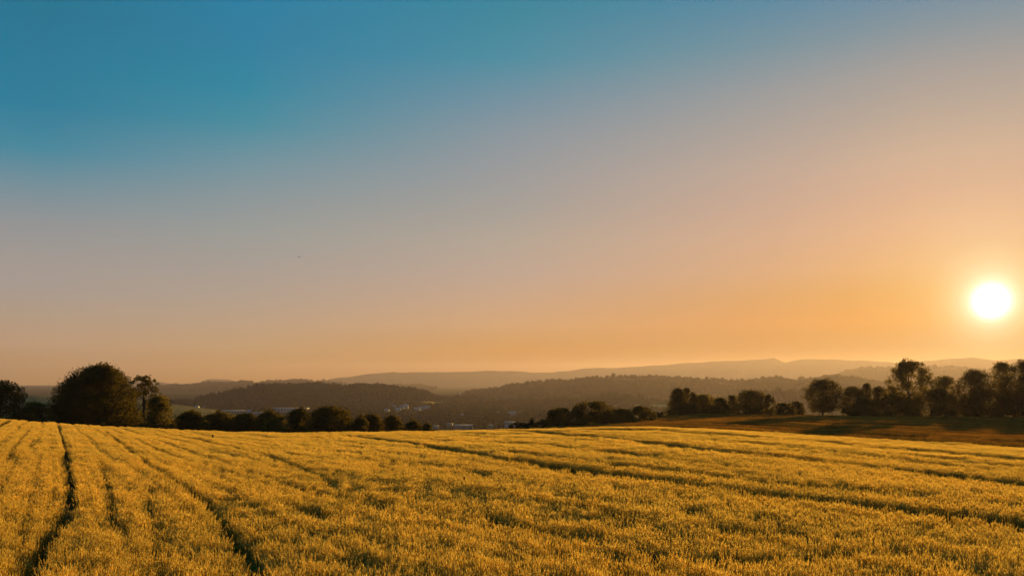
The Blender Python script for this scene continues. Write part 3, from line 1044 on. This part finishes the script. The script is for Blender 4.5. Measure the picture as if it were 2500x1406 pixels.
GL, GH, GM, GR = 'trees and shrubs beyond the left crest', 'hedge bushes below the crest', 'bushes at the middle of the crest', 'trees on the rise at the right'
T = [
    # left group
    ('broadleaf_tree', 'ragged broadleaf tree cut by the left edge of the picture', 'tree', -70, 68, 930, 156, dict(shape='dome', dens=0.75, nl=60, lobe=(0.10, 0.17), spikes=26, group=GL)),
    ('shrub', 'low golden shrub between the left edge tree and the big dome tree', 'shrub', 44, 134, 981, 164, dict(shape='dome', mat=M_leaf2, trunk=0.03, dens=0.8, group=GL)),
    ('broadleaf_tree', 'huge dark dome shaped tree, the widest at the left', 'tree', 122, 364, 891, 174, dict(shape='mound', trunk=0.03, nl=190, lobe=(0.08, 0.13), dens=1.15, spikes=60, group=GL)),
    ('broadleaf_tree', 'thin tree with gappy crown rising right of the dome tree', 'tree', 316, 390, 916, 182, dict(shape='spread', trunk=0.30, nl=22, lobe=(0.10, 0.17), dens=0.42, spikes=24, group=GL)),
    ('shrub', 'bushy golden edged shrub under the thin gappy tree', 'shrub', 345, 428, 966, 171, dict(shape='dome', mat=M_leaf2, trunk=0.03, nl=50, dens=0.8, spikes=24, group=GL)),
    ('bush', 'dark undergrowth bush under the dome tree', 'bush', 128, 300, 985, 183, dict(shape='mound', trunk=0.02, rough_=0.3, spikes=30, nl=80, group=GL)),
    # hedge
    ('bush', 'first hedge bush right of the golden edged shrub', 'bush', 403, 529, 1003, 180, dict(shape='mound', trunk=0.03, rough_=0.42, spikes=26, group=GH)),
    ('bush', 'hedge bush under the dry meadow spur', 'bush', 470, 602, 1006, 186, dict(shape='mound', trunk=0.03, rough_=0.42, spikes=26, group=GH)),
    ('bush', 'small light green bush standing in front of the dark hedge', 'bush', 479, 523, 1026, 162, dict(shape='mound', mat=M_leaf2, trunk=0.03, nl=24, dens=0.7, rough_=0.42, spikes=26, group=GH)),
    ('bush', 'hedge bush under the blue industrial block', 'bush', 547, 655, 1009, 183, dict(shape='mound', trunk=0.03, rough_=0.42, spikes=26, group=GH)),
    ('bush', 'hedge bush under the low pale shed', 'bush', 603, 715, 1003, 189, dict(shape='mound', trunk=0.03, rough_=0.42, spikes=26, group=GH)),
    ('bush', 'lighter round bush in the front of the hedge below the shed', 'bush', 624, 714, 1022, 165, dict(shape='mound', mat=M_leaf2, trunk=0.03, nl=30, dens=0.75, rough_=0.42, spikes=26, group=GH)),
    ('bush', 'tall hedge bush hiding the right end of the long white hall', 'bush', 675, 785, 997, 184, dict(shape='mound', trunk=0.03, rough_=0.42, spikes=26, group=GH)),
    ('broadleaf_tree', 'largest and highest round tree of the hedge', 'tree', 711, 897, 991, 177, dict(shape='mound', trunk=0.03, nl=70, lobe=(0.11, 0.18), spikes=26, group=GH)),
    ('bush', 'small rounded bush right of the highest hedge tree', 'bush', 848, 912, 1015, 174, dict(shape='mound', trunk=0.03, nl=30, rough_=0.42, spikes=26, group=GH)),
    ('bush', 'rounded dark bush near the right end of the hedge', 'bush', 863, 959, 1011, 182, dict(shape='mound', trunk=0.03, rough_=0.42, spikes=26, group=GH)),
    ('bush', 'last high bush of the hedge with golden right side', 'bush', 920, 994, 1014, 177, dict(shape='mound', trunk=0.03, rough_=0.42, spikes=26, group=GH)),
    ('shrub', 'low spiky shrub beyond the end of the hedge', 'shrub', 972, 1044, 1027, 168, dict(shape='mound', trunk=0.03, nl=26, spikes=20, group=GH)),
    ('shrub', 'lowest shrub at the end of the hedge by the grey sheds', 'shrub', 1017, 1071, 1033, 165, dict(shape='mound', trunk=0.03, nl=20, spikes=18, group=GH)),
    ('bush', 'low connecting hedge bush behind the first hedge bush', 'bush', 404, 506, 1011, 194, dict(shape='mound', trunk=0.02, rough_=0.4, spikes=30, nl=60, dens=1.2, group=GH)),
    ('bush', 'low connecting hedge bush behind the small light green bush', 'bush', 474, 568, 1012, 194, dict(shape='mound', trunk=0.02, rough_=0.4, spikes=30, nl=60, dens=1.2, group=GH)),
    ('bush', 'low connecting hedge bush below the blue industrial block', 'bush', 540, 648, 1010, 194, dict(shape='mound', trunk=0.02, rough_=0.4, spikes=30, nl=60, dens=1.2, group=GH)),
    ('bush', 'low connecting hedge bush below the low pale shed', 'bush', 616, 722, 1008, 194, dict(shape='mound', trunk=0.02, rough_=0.4, spikes=30, nl=60, dens=1.2, group=GH)),
    ('bush', 'low connecting hedge bush behind the lighter round bush', 'bush', 690, 790, 1010, 194, dict(shape='mound', trunk=0.02, rough_=0.4, spikes=30, nl=60, dens=1.2, group=GH)),
    ('bush', 'low connecting hedge bush below the highest hedge tree on its right', 'bush', 776, 886, 1008, 194, dict(shape='mound', trunk=0.02, rough_=0.4, spikes=30, nl=60, dens=1.2, group=GH)),
    ('bush', 'low connecting hedge bush between the small rounded bush and the rounded dark bush', 'bush', 846, 950, 1014, 194, dict(shape='mound', trunk=0.02, rough_=0.4, spikes=30, nl=60, dens=1.2, group=GH)),
    ('bush', 'low connecting hedge bush behind the last high bush of the hedge', 'bush', 908, 1004, 1018, 194, dict(shape='mound', trunk=0.02, rough_=0.4, spikes=30, nl=60, dens=1.2, group=GH)),
    # middle
    ('shrub', 'low shrub left of the small pointed fir', 'shrub', 1230, 1306, 1031, 159, dict(shape='mound', trunk=0.03, nl=24, spikes=18, group=GM)),
    ('shrub', 'low shrub between the small pointed fir and the cone shaped bush', 'shrub', 1299, 1353, 1024, 168, dict(shape='mound', trunk=0.03, nl=24, rough_=0.42, spikes=26, group=GM)),
    ('bush', 'cone shaped dark bush leaning on its rounder neighbour', 'bush', 1316, 1380, 1000, 177, dict(shape='cone', trunk=0.03, nl=46, lobe=(0.16, 0.26), rough_=0.42, spikes=26, group=GM)),
    ('bush', 'upright bush right of the cone shaped bush', 'bush', 1343, 1397, 995, 184, dict(shape='column', trunk=0.03, nl=40, rough_=0.42, spikes=26, group=GM)),
    ('bush', 'rounded dark bush left of the flat topped tree', 'bush', 1370, 1450, 1000, 180, dict(shape='mound', trunk=0.03, rough_=0.42, spikes=26, group=GM)),
    ('broadleaf_tree', 'flat topped tree, highest among the middle bushes', 'tree', 1403, 1501, 979, 189, dict(shape='spread', trunk=0.1, nl=56, spikes=20, group=GM)),
    ('bush', 'dark bush right of the flat topped tree', 'bush', 1460, 1508, 1000, 182, dict(shape='mound', trunk=0.03, nl=30, rough_=0.42, spikes=26, group=GM)),
    ('bush', 'bush before the yellowish field strip', 'bush', 1483, 1551, 997, 190, dict(shape='mound', trunk=0.03, rough_=0.42, spikes=26, group=GM)),
    ('bush', 'last bush of the middle row, with ragged top', 'bush', 1519, 1603, 991, 196, dict(shape='mound', trunk=0.03, spikes=24, group=GM)),
    ('shrub', 'low shrub between the middle row and the tall narrow tree', 'shrub', 1584, 1626, 1006, 222, dict(shape='dome', trunk=0.03, nl=26, group=GR)),
    # right
    ('broadleaf_tree', 'tall narrow tree with stepped top at the left end of the rise', 'tree', 1616, 1694, 948, 249, dict(shape='cone', trunk=0.04, nl=80, lobe=(0.12, 0.22), spikes=26, group=GR)),
    ('broadleaf_tree', 'slim upright tree leaning on the stepped narrow tree', 'tree', 1664, 1688, 946, 254, dict(shape='column', trunk=0.1, nl=34, lobe=(0.2, 0.34), group=GR)),
    ('broadleaf_tree', 'second slim upright tree right of the stepped tree', 'tree', 1682, 1702, 957, 248, dict(shape='column', trunk=0.1, nl=30, lobe=(0.2, 0.34), group=GR)),
    ('broadleaf_tree', 'golden green rounded tree right of the slim upright trees', 'tree', 1686, 1748, 962, 252, dict(shape='round', mat=M_leaf2, trunk=0.05, group=GR)),
    ('broadleaf_tree', 'low crowned tree in the dip before the broad central tree', 'tree', 1734, 1784, 970, 246, dict(shape='dome', trunk=0.05, group=GR)),
    ('broadleaf_tree', 'small upright tree touching the broad central tree', 'tree', 1774, 1802, 964, 255, dict(shape='column', trunk=0.06, nl=34, group=GR)),
    ('broadleaf_tree', 'broad central tree of the row with uneven top', 'tree', 1796, 1872, 952, 250, dict(shape='round', trunk=0.04, nl=70, spikes=24, group=GR)),
    ('bush', 'rounded bush on the right flank of the broad central tree', 'bush', 1858, 1892, 963, 256, dict(shape='round', trunk=0.04, nl=30, group=GR)),
    ('bush', 'dark low round bush right of the broad central tree', 'bush', 1884, 1940, 983, 246, dict(shape='dome', trunk=0.03, group=GR)),
    ('bush', 'small ragged bush just left of the umbrella shaped tree', 'bush', 1924, 1966, 979, 258, dict(shape='dome', trunk=0.03, spikes=20, group=GR)),
    ('broadleaf_tree', 'umbrella shaped tree standing on a bare trunk before the rise', 'tree', 1962, 2054, 926, 244, dict(shape='round', trunk=0.13, nl=100, lobe=(0.11, 0.18), spikes=30, group=GR)),
    ('broadleaf_tree', 'round headed tree right of the umbrella shaped tree', 'tree', 2054, 2112, 943, 258, dict(shape='round', trunk=0.04, nl=56, group=GR)),
    ('broadleaf_tree', 'narrow tree with pointed tip behind the round headed tree', 'tree', 2102, 2130, 935, 264, dict(shape='column', trunk=0.05, nl=40, lobe=(0.2, 0.3), group=GR)),
    ('broadleaf_tree', 'gappy small tree left of the tall airy tree', 'tree', 2124, 2168, 943, 261, dict(shape='column', trunk=0.05, nl=34, dens=0.7, spikes=20, group=GR)),
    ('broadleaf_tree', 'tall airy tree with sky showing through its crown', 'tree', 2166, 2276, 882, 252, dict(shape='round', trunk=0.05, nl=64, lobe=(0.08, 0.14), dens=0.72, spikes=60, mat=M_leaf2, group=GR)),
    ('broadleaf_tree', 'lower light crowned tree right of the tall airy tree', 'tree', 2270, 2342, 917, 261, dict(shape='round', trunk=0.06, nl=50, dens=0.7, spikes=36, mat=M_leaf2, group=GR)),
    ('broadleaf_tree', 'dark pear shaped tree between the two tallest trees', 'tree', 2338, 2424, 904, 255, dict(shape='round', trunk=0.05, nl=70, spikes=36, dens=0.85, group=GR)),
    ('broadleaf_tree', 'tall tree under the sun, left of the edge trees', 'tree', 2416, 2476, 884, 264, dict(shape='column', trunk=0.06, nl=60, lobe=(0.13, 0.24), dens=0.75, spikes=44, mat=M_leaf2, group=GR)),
    ('broadleaf_tree', 'tall tree cut by the right edge of the picture', 'tree', 2458, 2548, 880, 252, dict(shape='column', trunk=0.06, nl=70, lobe=(0.11, 0.2), dens=0.8, spikes=50, group=GR)),
    ('broadleaf_tree', 'next tree of the row just past the right edge', 'tree', 2540, 2620, 896, 258, dict(shape='round', trunk=0.06, nl=50, dens=0.8, group=GR)),
    ('bush', 'undergrowth bush filling the foot of the stepped narrow tree', 'bush', 1636, 1720, 984, 247, dict(shape='mound', trunk=0.02, rough_=0.42, group=GR)),
    ('bush', 'undergrowth bush below the golden green rounded tree', 'bush', 1706, 1790, 986, 252, dict(shape='mound', trunk=0.02, rough_=0.42, group=GR)),
    ('bush', 'undergrowth bush below the broad central tree', 'bush', 1776, 1890, 984, 256, dict(shape='mound', trunk=0.02, rough_=0.42, group=GR)),
    ('bush', 'dark undergrowth bush below the round headed tree', 'bush', 2056, 2160, 972, 252, dict(shape='mound', trunk=0.02, rough_=0.42, spikes=30, group=GR)),
    ('bush', 'dark undergrowth bush below the tall airy tree', 'bush', 2136, 2246, 958, 260, dict(shape='mound', trunk=0.02, rough_=0.42, spikes=30, group=GR)),
    ('bush', 'dark undergrowth bush below the light crowned tree', 'bush', 2226, 2350, 950, 256, dict(shape='mound', trunk=0.02, rough_=0.42, spikes=30, group=GR)),
    ('bush', 'dark undergrowth bush below the pear shaped tree', 'bush', 2330, 2446, 948, 262, dict(shape='mound', trunk=0.02, rough_=0.42, spikes=30, group=GR)),
    ('bush', 'dark undergrowth bush below the right edge tree', 'bush', 2426, 2570, 944, 260, dict(shape='mound', trunk=0.02, rough_=0.42, spikes=30, group=GR)),
]
for i, (nm, lab, cat, a, b, top, Y, kw) in enumerate(T):
    tree(nm, lab, cat, a, b, top, Y, seed=i, **kw)
conifer('fir_tree', 'small pointed fir in the gap at the middle of the crest', 'tree', 1285, 1311, 1020, 168, 1, GM)

# lone trees on the skyline of the long brown hill
tree('broadleaf_tree', 'left of two tiny round trees on the hazy skyline', 'tree', 1948, 1966, 918.5, 3598, shape='round', trunk=0.25, nl=24, lobe=(0.2, 0.3), leaf=1.4, seed=301, dens=1.5, spikes=4, group='lone trees on the hill skyline')
tree('broadleaf_tree', 'right of two tiny round trees on the hazy skyline, by the hill wood', 'tree', 2038, 2054, 911.5, 3598, shape='round', trunk=0.3, nl=24, lobe=(0.2, 0.3), leaf=1.4, seed=302, dens=1.5, spikes=4, group='lone trees on the hill skyline')

# ------------------------------------------------------------------ woods on the hills and in the valley
def wood_kind(name, shape, seed):
    r = np.random.default_rng(seed)
    if shape == 'fir':
        V, Tq = [], []
        for i in range(4):
            z0, z1, rad = 0.12 + 0.2 * i, 0.12 + 0.2 * i + 0.34, 0.20 * (1 - i * 0.21)
            b = len(V)
            k = 7
            for j in range(k):
                a = 6.283 * j / k + r.uniform(-0.2, 0.2)
                q = rad * r.uniform(0.75, 1.15)
                V.append((math.cos(a) * q, math.sin(a) * q, z0 + r.uniform(-0.03, 0.03)))
            V.append((0, 0, min(z1, 1.0)))
            for j in range(k):
                Tq.append((b + j, b + (j + 1) % k, b + k))
        return mesh_np(name, np.array(V), np.array(Tq, np.int32), M_forest, link=False)
    # rounded crown of loose clumps
    n = 150
    C = r.normal(size=(9, 3)) * np.array((0.17, 0.17, 0.15)) + np.array((0, 0, 0.58))
    li = r.integers(0, 9, n)
    d = r.normal(size=(n, 3))
    d /= np.linalg.norm(d, axis=1, keepdims=True)
    P = C[li] + d * 0.22
    P[:, 2] = np.clip(P[:, 2], 0.02, 1.0)
    V, q = leaf_quads(P, d, 0.20, r)
    return mesh_np(name, V, q, M_forest, link=False)


def make_kinds(tagn):
    return [wood_kind(tagn + '_round_%d' % i, 'round', 40 + i) for i in range(4)] + [wood_kind(tagn + '_tapered_%d' % i, 'fir', 60 + i) for i in range(3)]


def woods(hidx, label, n, hmin, hmax, fir, seed, frac0=0.12, clear=0.0):
    h = HILLS[hidx]
    r = np.random.default_rng(seed)
    tab, Yr, Lf, Lb = h
    s = 1 - (1 - frac0) * r.uniform(0, 1, n) ** 0.8
    Y = Yr - Lf + Lf * s * 1.04
    px = r.uniform(tab[0, 0], tab[-1, 0], n)
    # a full row along the skyline
    k = n // 5
    Y[:k] = Yr - r.uniform(0, 40, k)
    X = (px - CXP) / F * Y
    Z = hill_z(h, X, Y)
    ok = Z > all_z(X, Y) - 1.0
    py = HYP - (Z - CZ) / Y * F
    for _, _, poly in FIELDS:
        ok &= ~in_poly(px, py - 0.5, poly)
    if clear:
        ok &= (vnoise(X / 210, Y / 260, seed) > -0.55 + 0 * X) | (np.arange(n) < k)
    X, Y, Z = X[ok], Y[ok], Z[ok]
    m = len(X)
    hh = r.uniform(hmin, hmax, m) * (1 + 0.25 * vnoise(X / 60, Y / 60, seed + 3))
    wd = hh * r.uniform(0.9, 1.25, m)
    hh = np.where(Y > Yr - 60, hh * r.uniform(0.55, 1.55, m), hh)
    isf = r.uniform(0, 1, m) < np.clip(fir + 0.5 * vnoise(X / 120, Y / 150, seed + 9), 0, 1)
    idx = np.where(isf, r.integers(4, 7, m), r.integers(0, 4, m))
    scatter('forest', np.stack([X, Y, Z - 0.5], 1), r.uniform(0, 6.28, m), np.stack([wd, wd, hh], 1), idx, make_kinds('wood%d' % seed), label, 'forest')


woods(2, 'hazy woodland on the hill below the sun', 13000, 16, 27, 0.45, 201, 0.25, 1)
woods(3, 'woodland on the blue grey ridge at the left', 15000, 13, 21, 0.25, 202, 0.3, 1)
woods(4, 'brown woodland over the long middle hill', 15000, 9, 16, 0.35, 203, 0.15, 1)
woods(5, 'dark woodland covering the hill behind the hedge', 9000, 8, 13, 0.25, 204, 0.1, 0)
woods(6, 'dark woodland on the low rise in the valley', 3500, 7, 12, 0.3, 205, 0.05, 0)

r_ = np.random.default_rng(401)
n = 9000
Y = np.sqrt(r_.uniform(520 ** 2, 2500 ** 2, n))
px = r_.uniform(250, 1950, n)
X = (px - CXP) / F * Y
dn = vnoise(X / 110, Y / 190, 5) + 0.4 * vnoise(X / 40, Y / 60, 6)
ok = (dn > -0.25) & (all_z(X, Y) < VALLEY + 0.5)
HOUSE_SPOTS = []

# ------------------------------------------------------------------ buildings far down in the valley
def building(name, label, px0, px1, pt, pb, kind, wall, roof, windows=0, group=None):
    hit = ray_hit((px0 + px1) / 2, pb, y0=500)
    Y, zb = hit[1], hit[2]
    W = (px1 - px0) / F * Y
    H = max((pb - pt) / F * Y, 3.0)
    D = min(max(W * 0.7, 8.0), 24.0)
    xc = at((px0 + px1) / 2, Y)
    root = empty(name, (xc, Y, zb - 0.3), label, 'house' if kind == 'gable' else 'building', group)
    HOUSE_SPOTS.append((xc, Y, W))
    wh = H * (0.62 if kind == 'gable' else 0.9)
    mb = MB()
    mb.box(-W / 2, W / 2, 0, D, -1.0, wh)
    if kind == 'gable':
        mb.tri((-W / 2, 0.002, wh), (-W / 2, D - 0.002, wh), (-W / 2, D / 2, H - 0.35))
        mb.tri((W / 2, 0.002, wh), (W / 2, D / 2, H - 0.35), (W / 2, D - 0.002, wh))
    wl = mb.build('wall', wall, root)
    mb = MB()
    if kind == 'gable':
        o = 0.5
        e = 0.25
        for s, ye in ((0, -o), (1, D + o)):
            mb.quad((-W / 2 - o, ye, wh - 0.2), (W / 2 + o, ye, wh - 0.2), (W / 2 + o, D / 2, H), (-W / 2 - o, D / 2, H))
            mb.quad((-W / 2 - o, ye, wh - 0.2 - e), (W / 2 + o, ye, wh - 0.2 - e), (W / 2 + o, D / 2, H - e), (-W / 2 - o, D / 2, H - e))
            mb.quad((-W / 2 - o, ye, wh - 0.2 - e), (W / 2 + o, ye, wh - 0.2 - e), (W / 2 + o, ye, wh - 0.2), (-W / 2 - o, ye, wh - 0.2))
    else:
        mb.box(-W / 2 - 0.6, W / 2 + 0.6, -0.6, D + 0.6, wh + 0.003, H)
    rf = mb.build('roof', roof, root)
    if kind == 'gable':
        mb = MB()
        mb.box(W * 0.2, W * 0.2 + 0.7, D * 0.3, D * 0.3 + 0.7, wh, H + 0.6)
        mb.build('chimney', roof, rf)
    if windows:
        fl = max(1, int(wh / 3.4))
        gap = W / windows
        for f in range(fl):
            for k in range(windows):
                mb = MB()
                x0 = -W / 2 + gap * (k + 0.22)
                z0 = wh * (f + 0.32) / fl
                mb.box(x0, x0 + gap * 0.56, -0.12, 0.10, z0, z0 + wh / fl * 0.46)
                mb.build('window', M_glass, root)
    return root


GV_, GB_ = 'village houses in the valley', 'industrial buildings in the valley'
building('industrial_hall', 'long low white hall left of the light blue block', 534, 600, 1001.5, 1009, 'flat', M_white, M_palroof, 9, GB_)
building('industrial_hall', 'small light blue block beside the long white hall', 601, 612, 1000, 1010, 'flat', M_blue, M_blue, 0, GB_)
building('industrial_hall', 'low pale shed just above the hedge, right of the blue block', 613, 654, 1006.5, 1013, 'flat', M_white, M_palroof, 6, GB_)
building('industrial_hall', 'white hall with dark window slots above the hedge', 664, 748, 995.5, 1007, 'flat', M_white, M_palroof, 12, GB_)
building('house', 'left of two tiny pale houses at the foot of the dark hill', 474, 483, 990, 994, 'gable', M_white, M_palroof, 0, GV_)
building('house', 'right of two tiny pale houses at the foot of the dark hill', 495, 504, 990.5, 994.5, 'gable', M_cream, M_palroof, 0, GV_)
building('house', 'village house at the left end of the cluster', 938, 949, 997, 1003.5, 'gable', M_cream, M_grey, 2, GV_)
building('house', 'upper left village house below the pale field strip', 959, 971, 987, 995.5, 'gable', M_white, M_grey, 3, GV_)
building('house', 'lower village house in front of the upper left one', 965, 978, 995.5, 1003, 'gable', M_white, M_palroof, 3, GV_)
building('house', 'middle village house with grey roof', 975, 986, 990, 998, 'gable', M_white, M_grey, 3, GV_)
building('house', 'tall village house right of the middle one', 984, 996, 986.5, 997, 'gable', M_cream, M_palroof, 3, GV_)
building('house', 'village house left of the dark valley tree gap', 1011, 1025, 994, 1001.5, 'gable', M_white, M_palroof, 3, GV_)
building('house', 'village house at the middle of the right hand terrace', 1024, 1037, 991.5, 999.5, 'gable', M_white, M_grey, 3, GV_)
building('house', 'village house at the right end of the cluster', 1036, 1049, 990.5, 998.5, 'gable', M_white, M_palroof, 3, GV_)
building('industrial_hall', 'small grey shed at the left end of the lower sheds', 1054, 1069, 1038.5, 1047, 'flat', M_grey, M_palroof, 0, GB_)
building('industrial_hall', 'flat pale roofed shed behind the long grey hall', 1088, 1104, 1033, 1039, 'flat', M_grey, M_palroof, 0, GB_)
building('industrial_hall', 'long grey hall with pale roof edge just above the crest', 1108, 1153, 1037, 1049, 'flat', M_grey, M_palroof, 8, GB_)
building('industrial_hall', 'short pale shed between the long grey hall and the white block', 1190, 1209, 1036.5, 1046, 'flat', M_cream, M_palroof, 3, GB_)
building('industrial_hall', 'white block with overhanging flat roof left of the small fir', 1232, 1257, 1029, 1048, 'flat', M_white, M_palroof, 4, GB_)
building('house', 'lone pale house on the slope above the white block', 1242, 1258, 1004.5, 1012.5, 'gable', M_white, M_palroof, 2, GV_)
building('house', 'tiny bright house in the dark valley wood', 1123, 1131, 1009.5, 1014, 'gable', M_cream, M_palroof, 0, GV_)
building('house', 'hazy pale block in the saddle between the two hills', 1121, 1134, 957.5, 964, 'flat', M_cream, M_palroof, 0, GV_)

# valley trees, kept clear of the buildings and of the sight line to them
for xc, Yh, W in HOUSE_SPOTS:
    pxh = CXP + F * xc / Yh
    hw = W / Yh * F / 2 + 3
    ok &= ~((np.abs(px - pxh) < hw) & (Y > Yh - 330) & (Y < Yh + 40))
X, Y_, pxs = X[ok], Y[ok], px[ok]
m = len(X)
hh = r_.uniform(6, 12, m)
wd = hh * r_.uniform(0.9, 1.3, m)
scatter('forest', np.stack([X, Y_, np.full(m, VALLEY - 0.4)], 1), r_.uniform(0, 6.28, m), np.stack([wd, wd, hh], 1), np.where(r_.uniform(0, 1, m) < 0.2, r_.integers(4, 7, m), r_.integers(0, 4, m)),
        make_kinds('valley_wood'), 'dim woodland scattered over the valley floor', 'forest')

# ------------------------------------------------------------------ mast, stakes, bird
hit = ray_hit(119, 963, y0=500)
Ym, zm = hit[1], hit[2]
Hm = (963 - 931) / F * Ym
root = empty('radio_mast', (at(119, Ym), Ym, zm - 0.5), 'thin radio mast on the hills between the left edge tree and the dome tree', 'mast')
mb = MB()
s0, s1 = 1.6, 0.5
for sx, sy in ((-1, -1), (1, -1), (1, 1), (-1, 1)):
    mb.tube([(sx * s0, sy * s0, 0), (sx * s1, sy * s1, Hm * 0.8)], [0.42, 0.34], 4)
nz = 10
for k in range(nz):
    z0, z1 = Hm * 0.8 * k / nz, Hm * 0.8 * (k + 1) / nz
    a, b = s0 + (s1 - s0) * k / nz, s0 + (s1 - s0) * (k + 1) / nz
    for q in ((-1, -1, 1, -1), (1, -1, 1, 1), (1, 1, -1, 1), (-1, 1, -1, -1)):
        mb.tube([(q[0] * a, q[1] * a, z0), (q[2] * b, q[3] * b, z1)], [0.2, 0.2], 4)
mb.build('lattice', M_steel, root)
mb = MB()
mb.tube([(0, 0, Hm * 0.78), (0, 0, Hm)], [0.6, 0.35], 6)
mb.build('antenna', M_steel, root)


M_weed = straw_mat('weed_green', (0.10, 0.085, 0.02), (0.07, 0.07, 0.018), (0.05, 0.055, 0.015), 0.35)


def weed(label, px_, py_, w, seed):
    h = ray_hit(px_, py_, 3.0, 200.0, 700, CROP, main_z)
    o = stalk_patch('weed', 90, w, w * 0.6, M_weed, 0.98, 0.06, False, 0.02, seed, 3)
    COL.objects.link(o)
    o.location = (h[0], h[1], h[2] - 0.02)
    tag(o, label, 'weed', 'weeds in the wheat')


weed('dark green weed tuft above the dark tramline left of centre', 866, 1090, 1.3, 701)
weed('low green weed tuft near the crest below the white block', 1192, 1066, 2.0, 702)
weed('smaller weed tuft left of the one below the white block', 1154, 1063, 1.3, 703)


def stake(label, px_, pt, pb, w_px):
    h = ray_hit(px_, pb, 3.0, 200.0, 700, CROP, main_z)
    Y = h[1]
    ht = CROP + (pb - pt) / F * Y
    w = w_px / F * Y
    root = empty('marker_stake', (h[0], Y, h[2] - 0.1), label, 'stake', 'stakes in the wheat')
    mb = MB()
    mb.tube([(0, 0, 0), (0.01, 0, ht * 0.6), (0.015, 0, ht + 0.06)], [w * 0.5, w * 0.5, w * 0.46], 8)
    mb.build('post', M_wood, root)
    mb = MB()
    mb.tube([(0.015, 0, ht + 0.06), (0.016, 0, ht + 0.10)], [w * 0.56, w * 0.30], 8)
    mb.build('cap', M_wood, root)


stake('dark marker stake in the far wheat before the hedge', 519, 1060.5, 1070, 5.0)
stake('short dark stake poking out of the wheat at the middle of the field', 1132.5, 1163.5, 1175, 4.6)

Yb = 90.0
root = empty('bird', (at(731, Yb), Yb, CZ + (HYP - 628) / F * Yb), 'tiny dark bird flying alone in the left half of the sky', 'bird', rz=0.5)
V = np.array([(0, -0.16, 0), (0.03, -0.08, 0.01), (-0.03, -0.08, 0.01), (0, -0.08, 0.045), (0, -0.08, -0.035), (0.04, 0.03, 0.01), (-0.04, 0.03, 0.01), (0, 0.03, 0.05),
              (0, 0.03, -0.04), (0.03, 0.2, 0.0), (-0.03, 0.2, 0.0), (0.0, 0.2, 0.012), (0, 0.2, -0.012),
              (0.20, -0.02, 0.09), (0.20, 0.06, 0.085), (-0.20, -0.02, 0.09), (-0.20, 0.06, 0.085), (0.33, 0.06, 0.05), (-0.33, 0.06, 0.05)])
Tb = [(0, 1, 3), (0, 3, 2), (0, 4, 1), (0, 2, 4), (1, 5, 7), (1, 7, 3), (3, 7, 6), (3, 6, 2), (4, 8, 5), (4, 5, 1), (2, 6, 8), (2, 8, 4),
      (5, 9, 11), (5, 11, 7), (7, 11, 10), (7, 10, 6), (8, 12, 9), (8, 9, 5), (6, 10, 12), (6, 12, 8),
      (1, 13, 14), (1, 14, 5), (2, 16, 15), (2, 6, 16), (13, 17, 14), (15, 16, 18)]
mesh_np('body', V, np.array(Tb, np.int32), M_feather, root)

# ------------------------------------------------------------------ haze
m, t, out = new_mat('haze_air')
pv = N(t, 'ShaderNodeVolumePrincipled')
pv.inputs['Color'].default_value = (0.41, 0.385, 0.56, 1)
pv.inputs['Density'].default_value = HAZE_DENSITY
pv.inputs['Anisotropy'].default_value = HAZE_G
t.links.new(pv.outputs[0], out.inputs['Volume'])
mb = MB()
mb.box(-16500, 16500, -16500, 16500, VALLEY - 28, 305)
hz = mb.build('haze', m)
tag(hz, 'thin warm evening haze over the valley', 'haze', kind='stuff')
print('wheat instances', n_wheat, 'tris', sum(len(o.data.loop_triangles) if o.data.loop_triangles else len(o.data.polygons) * 2 for o in SC.objects if o.type == 'MESH'))
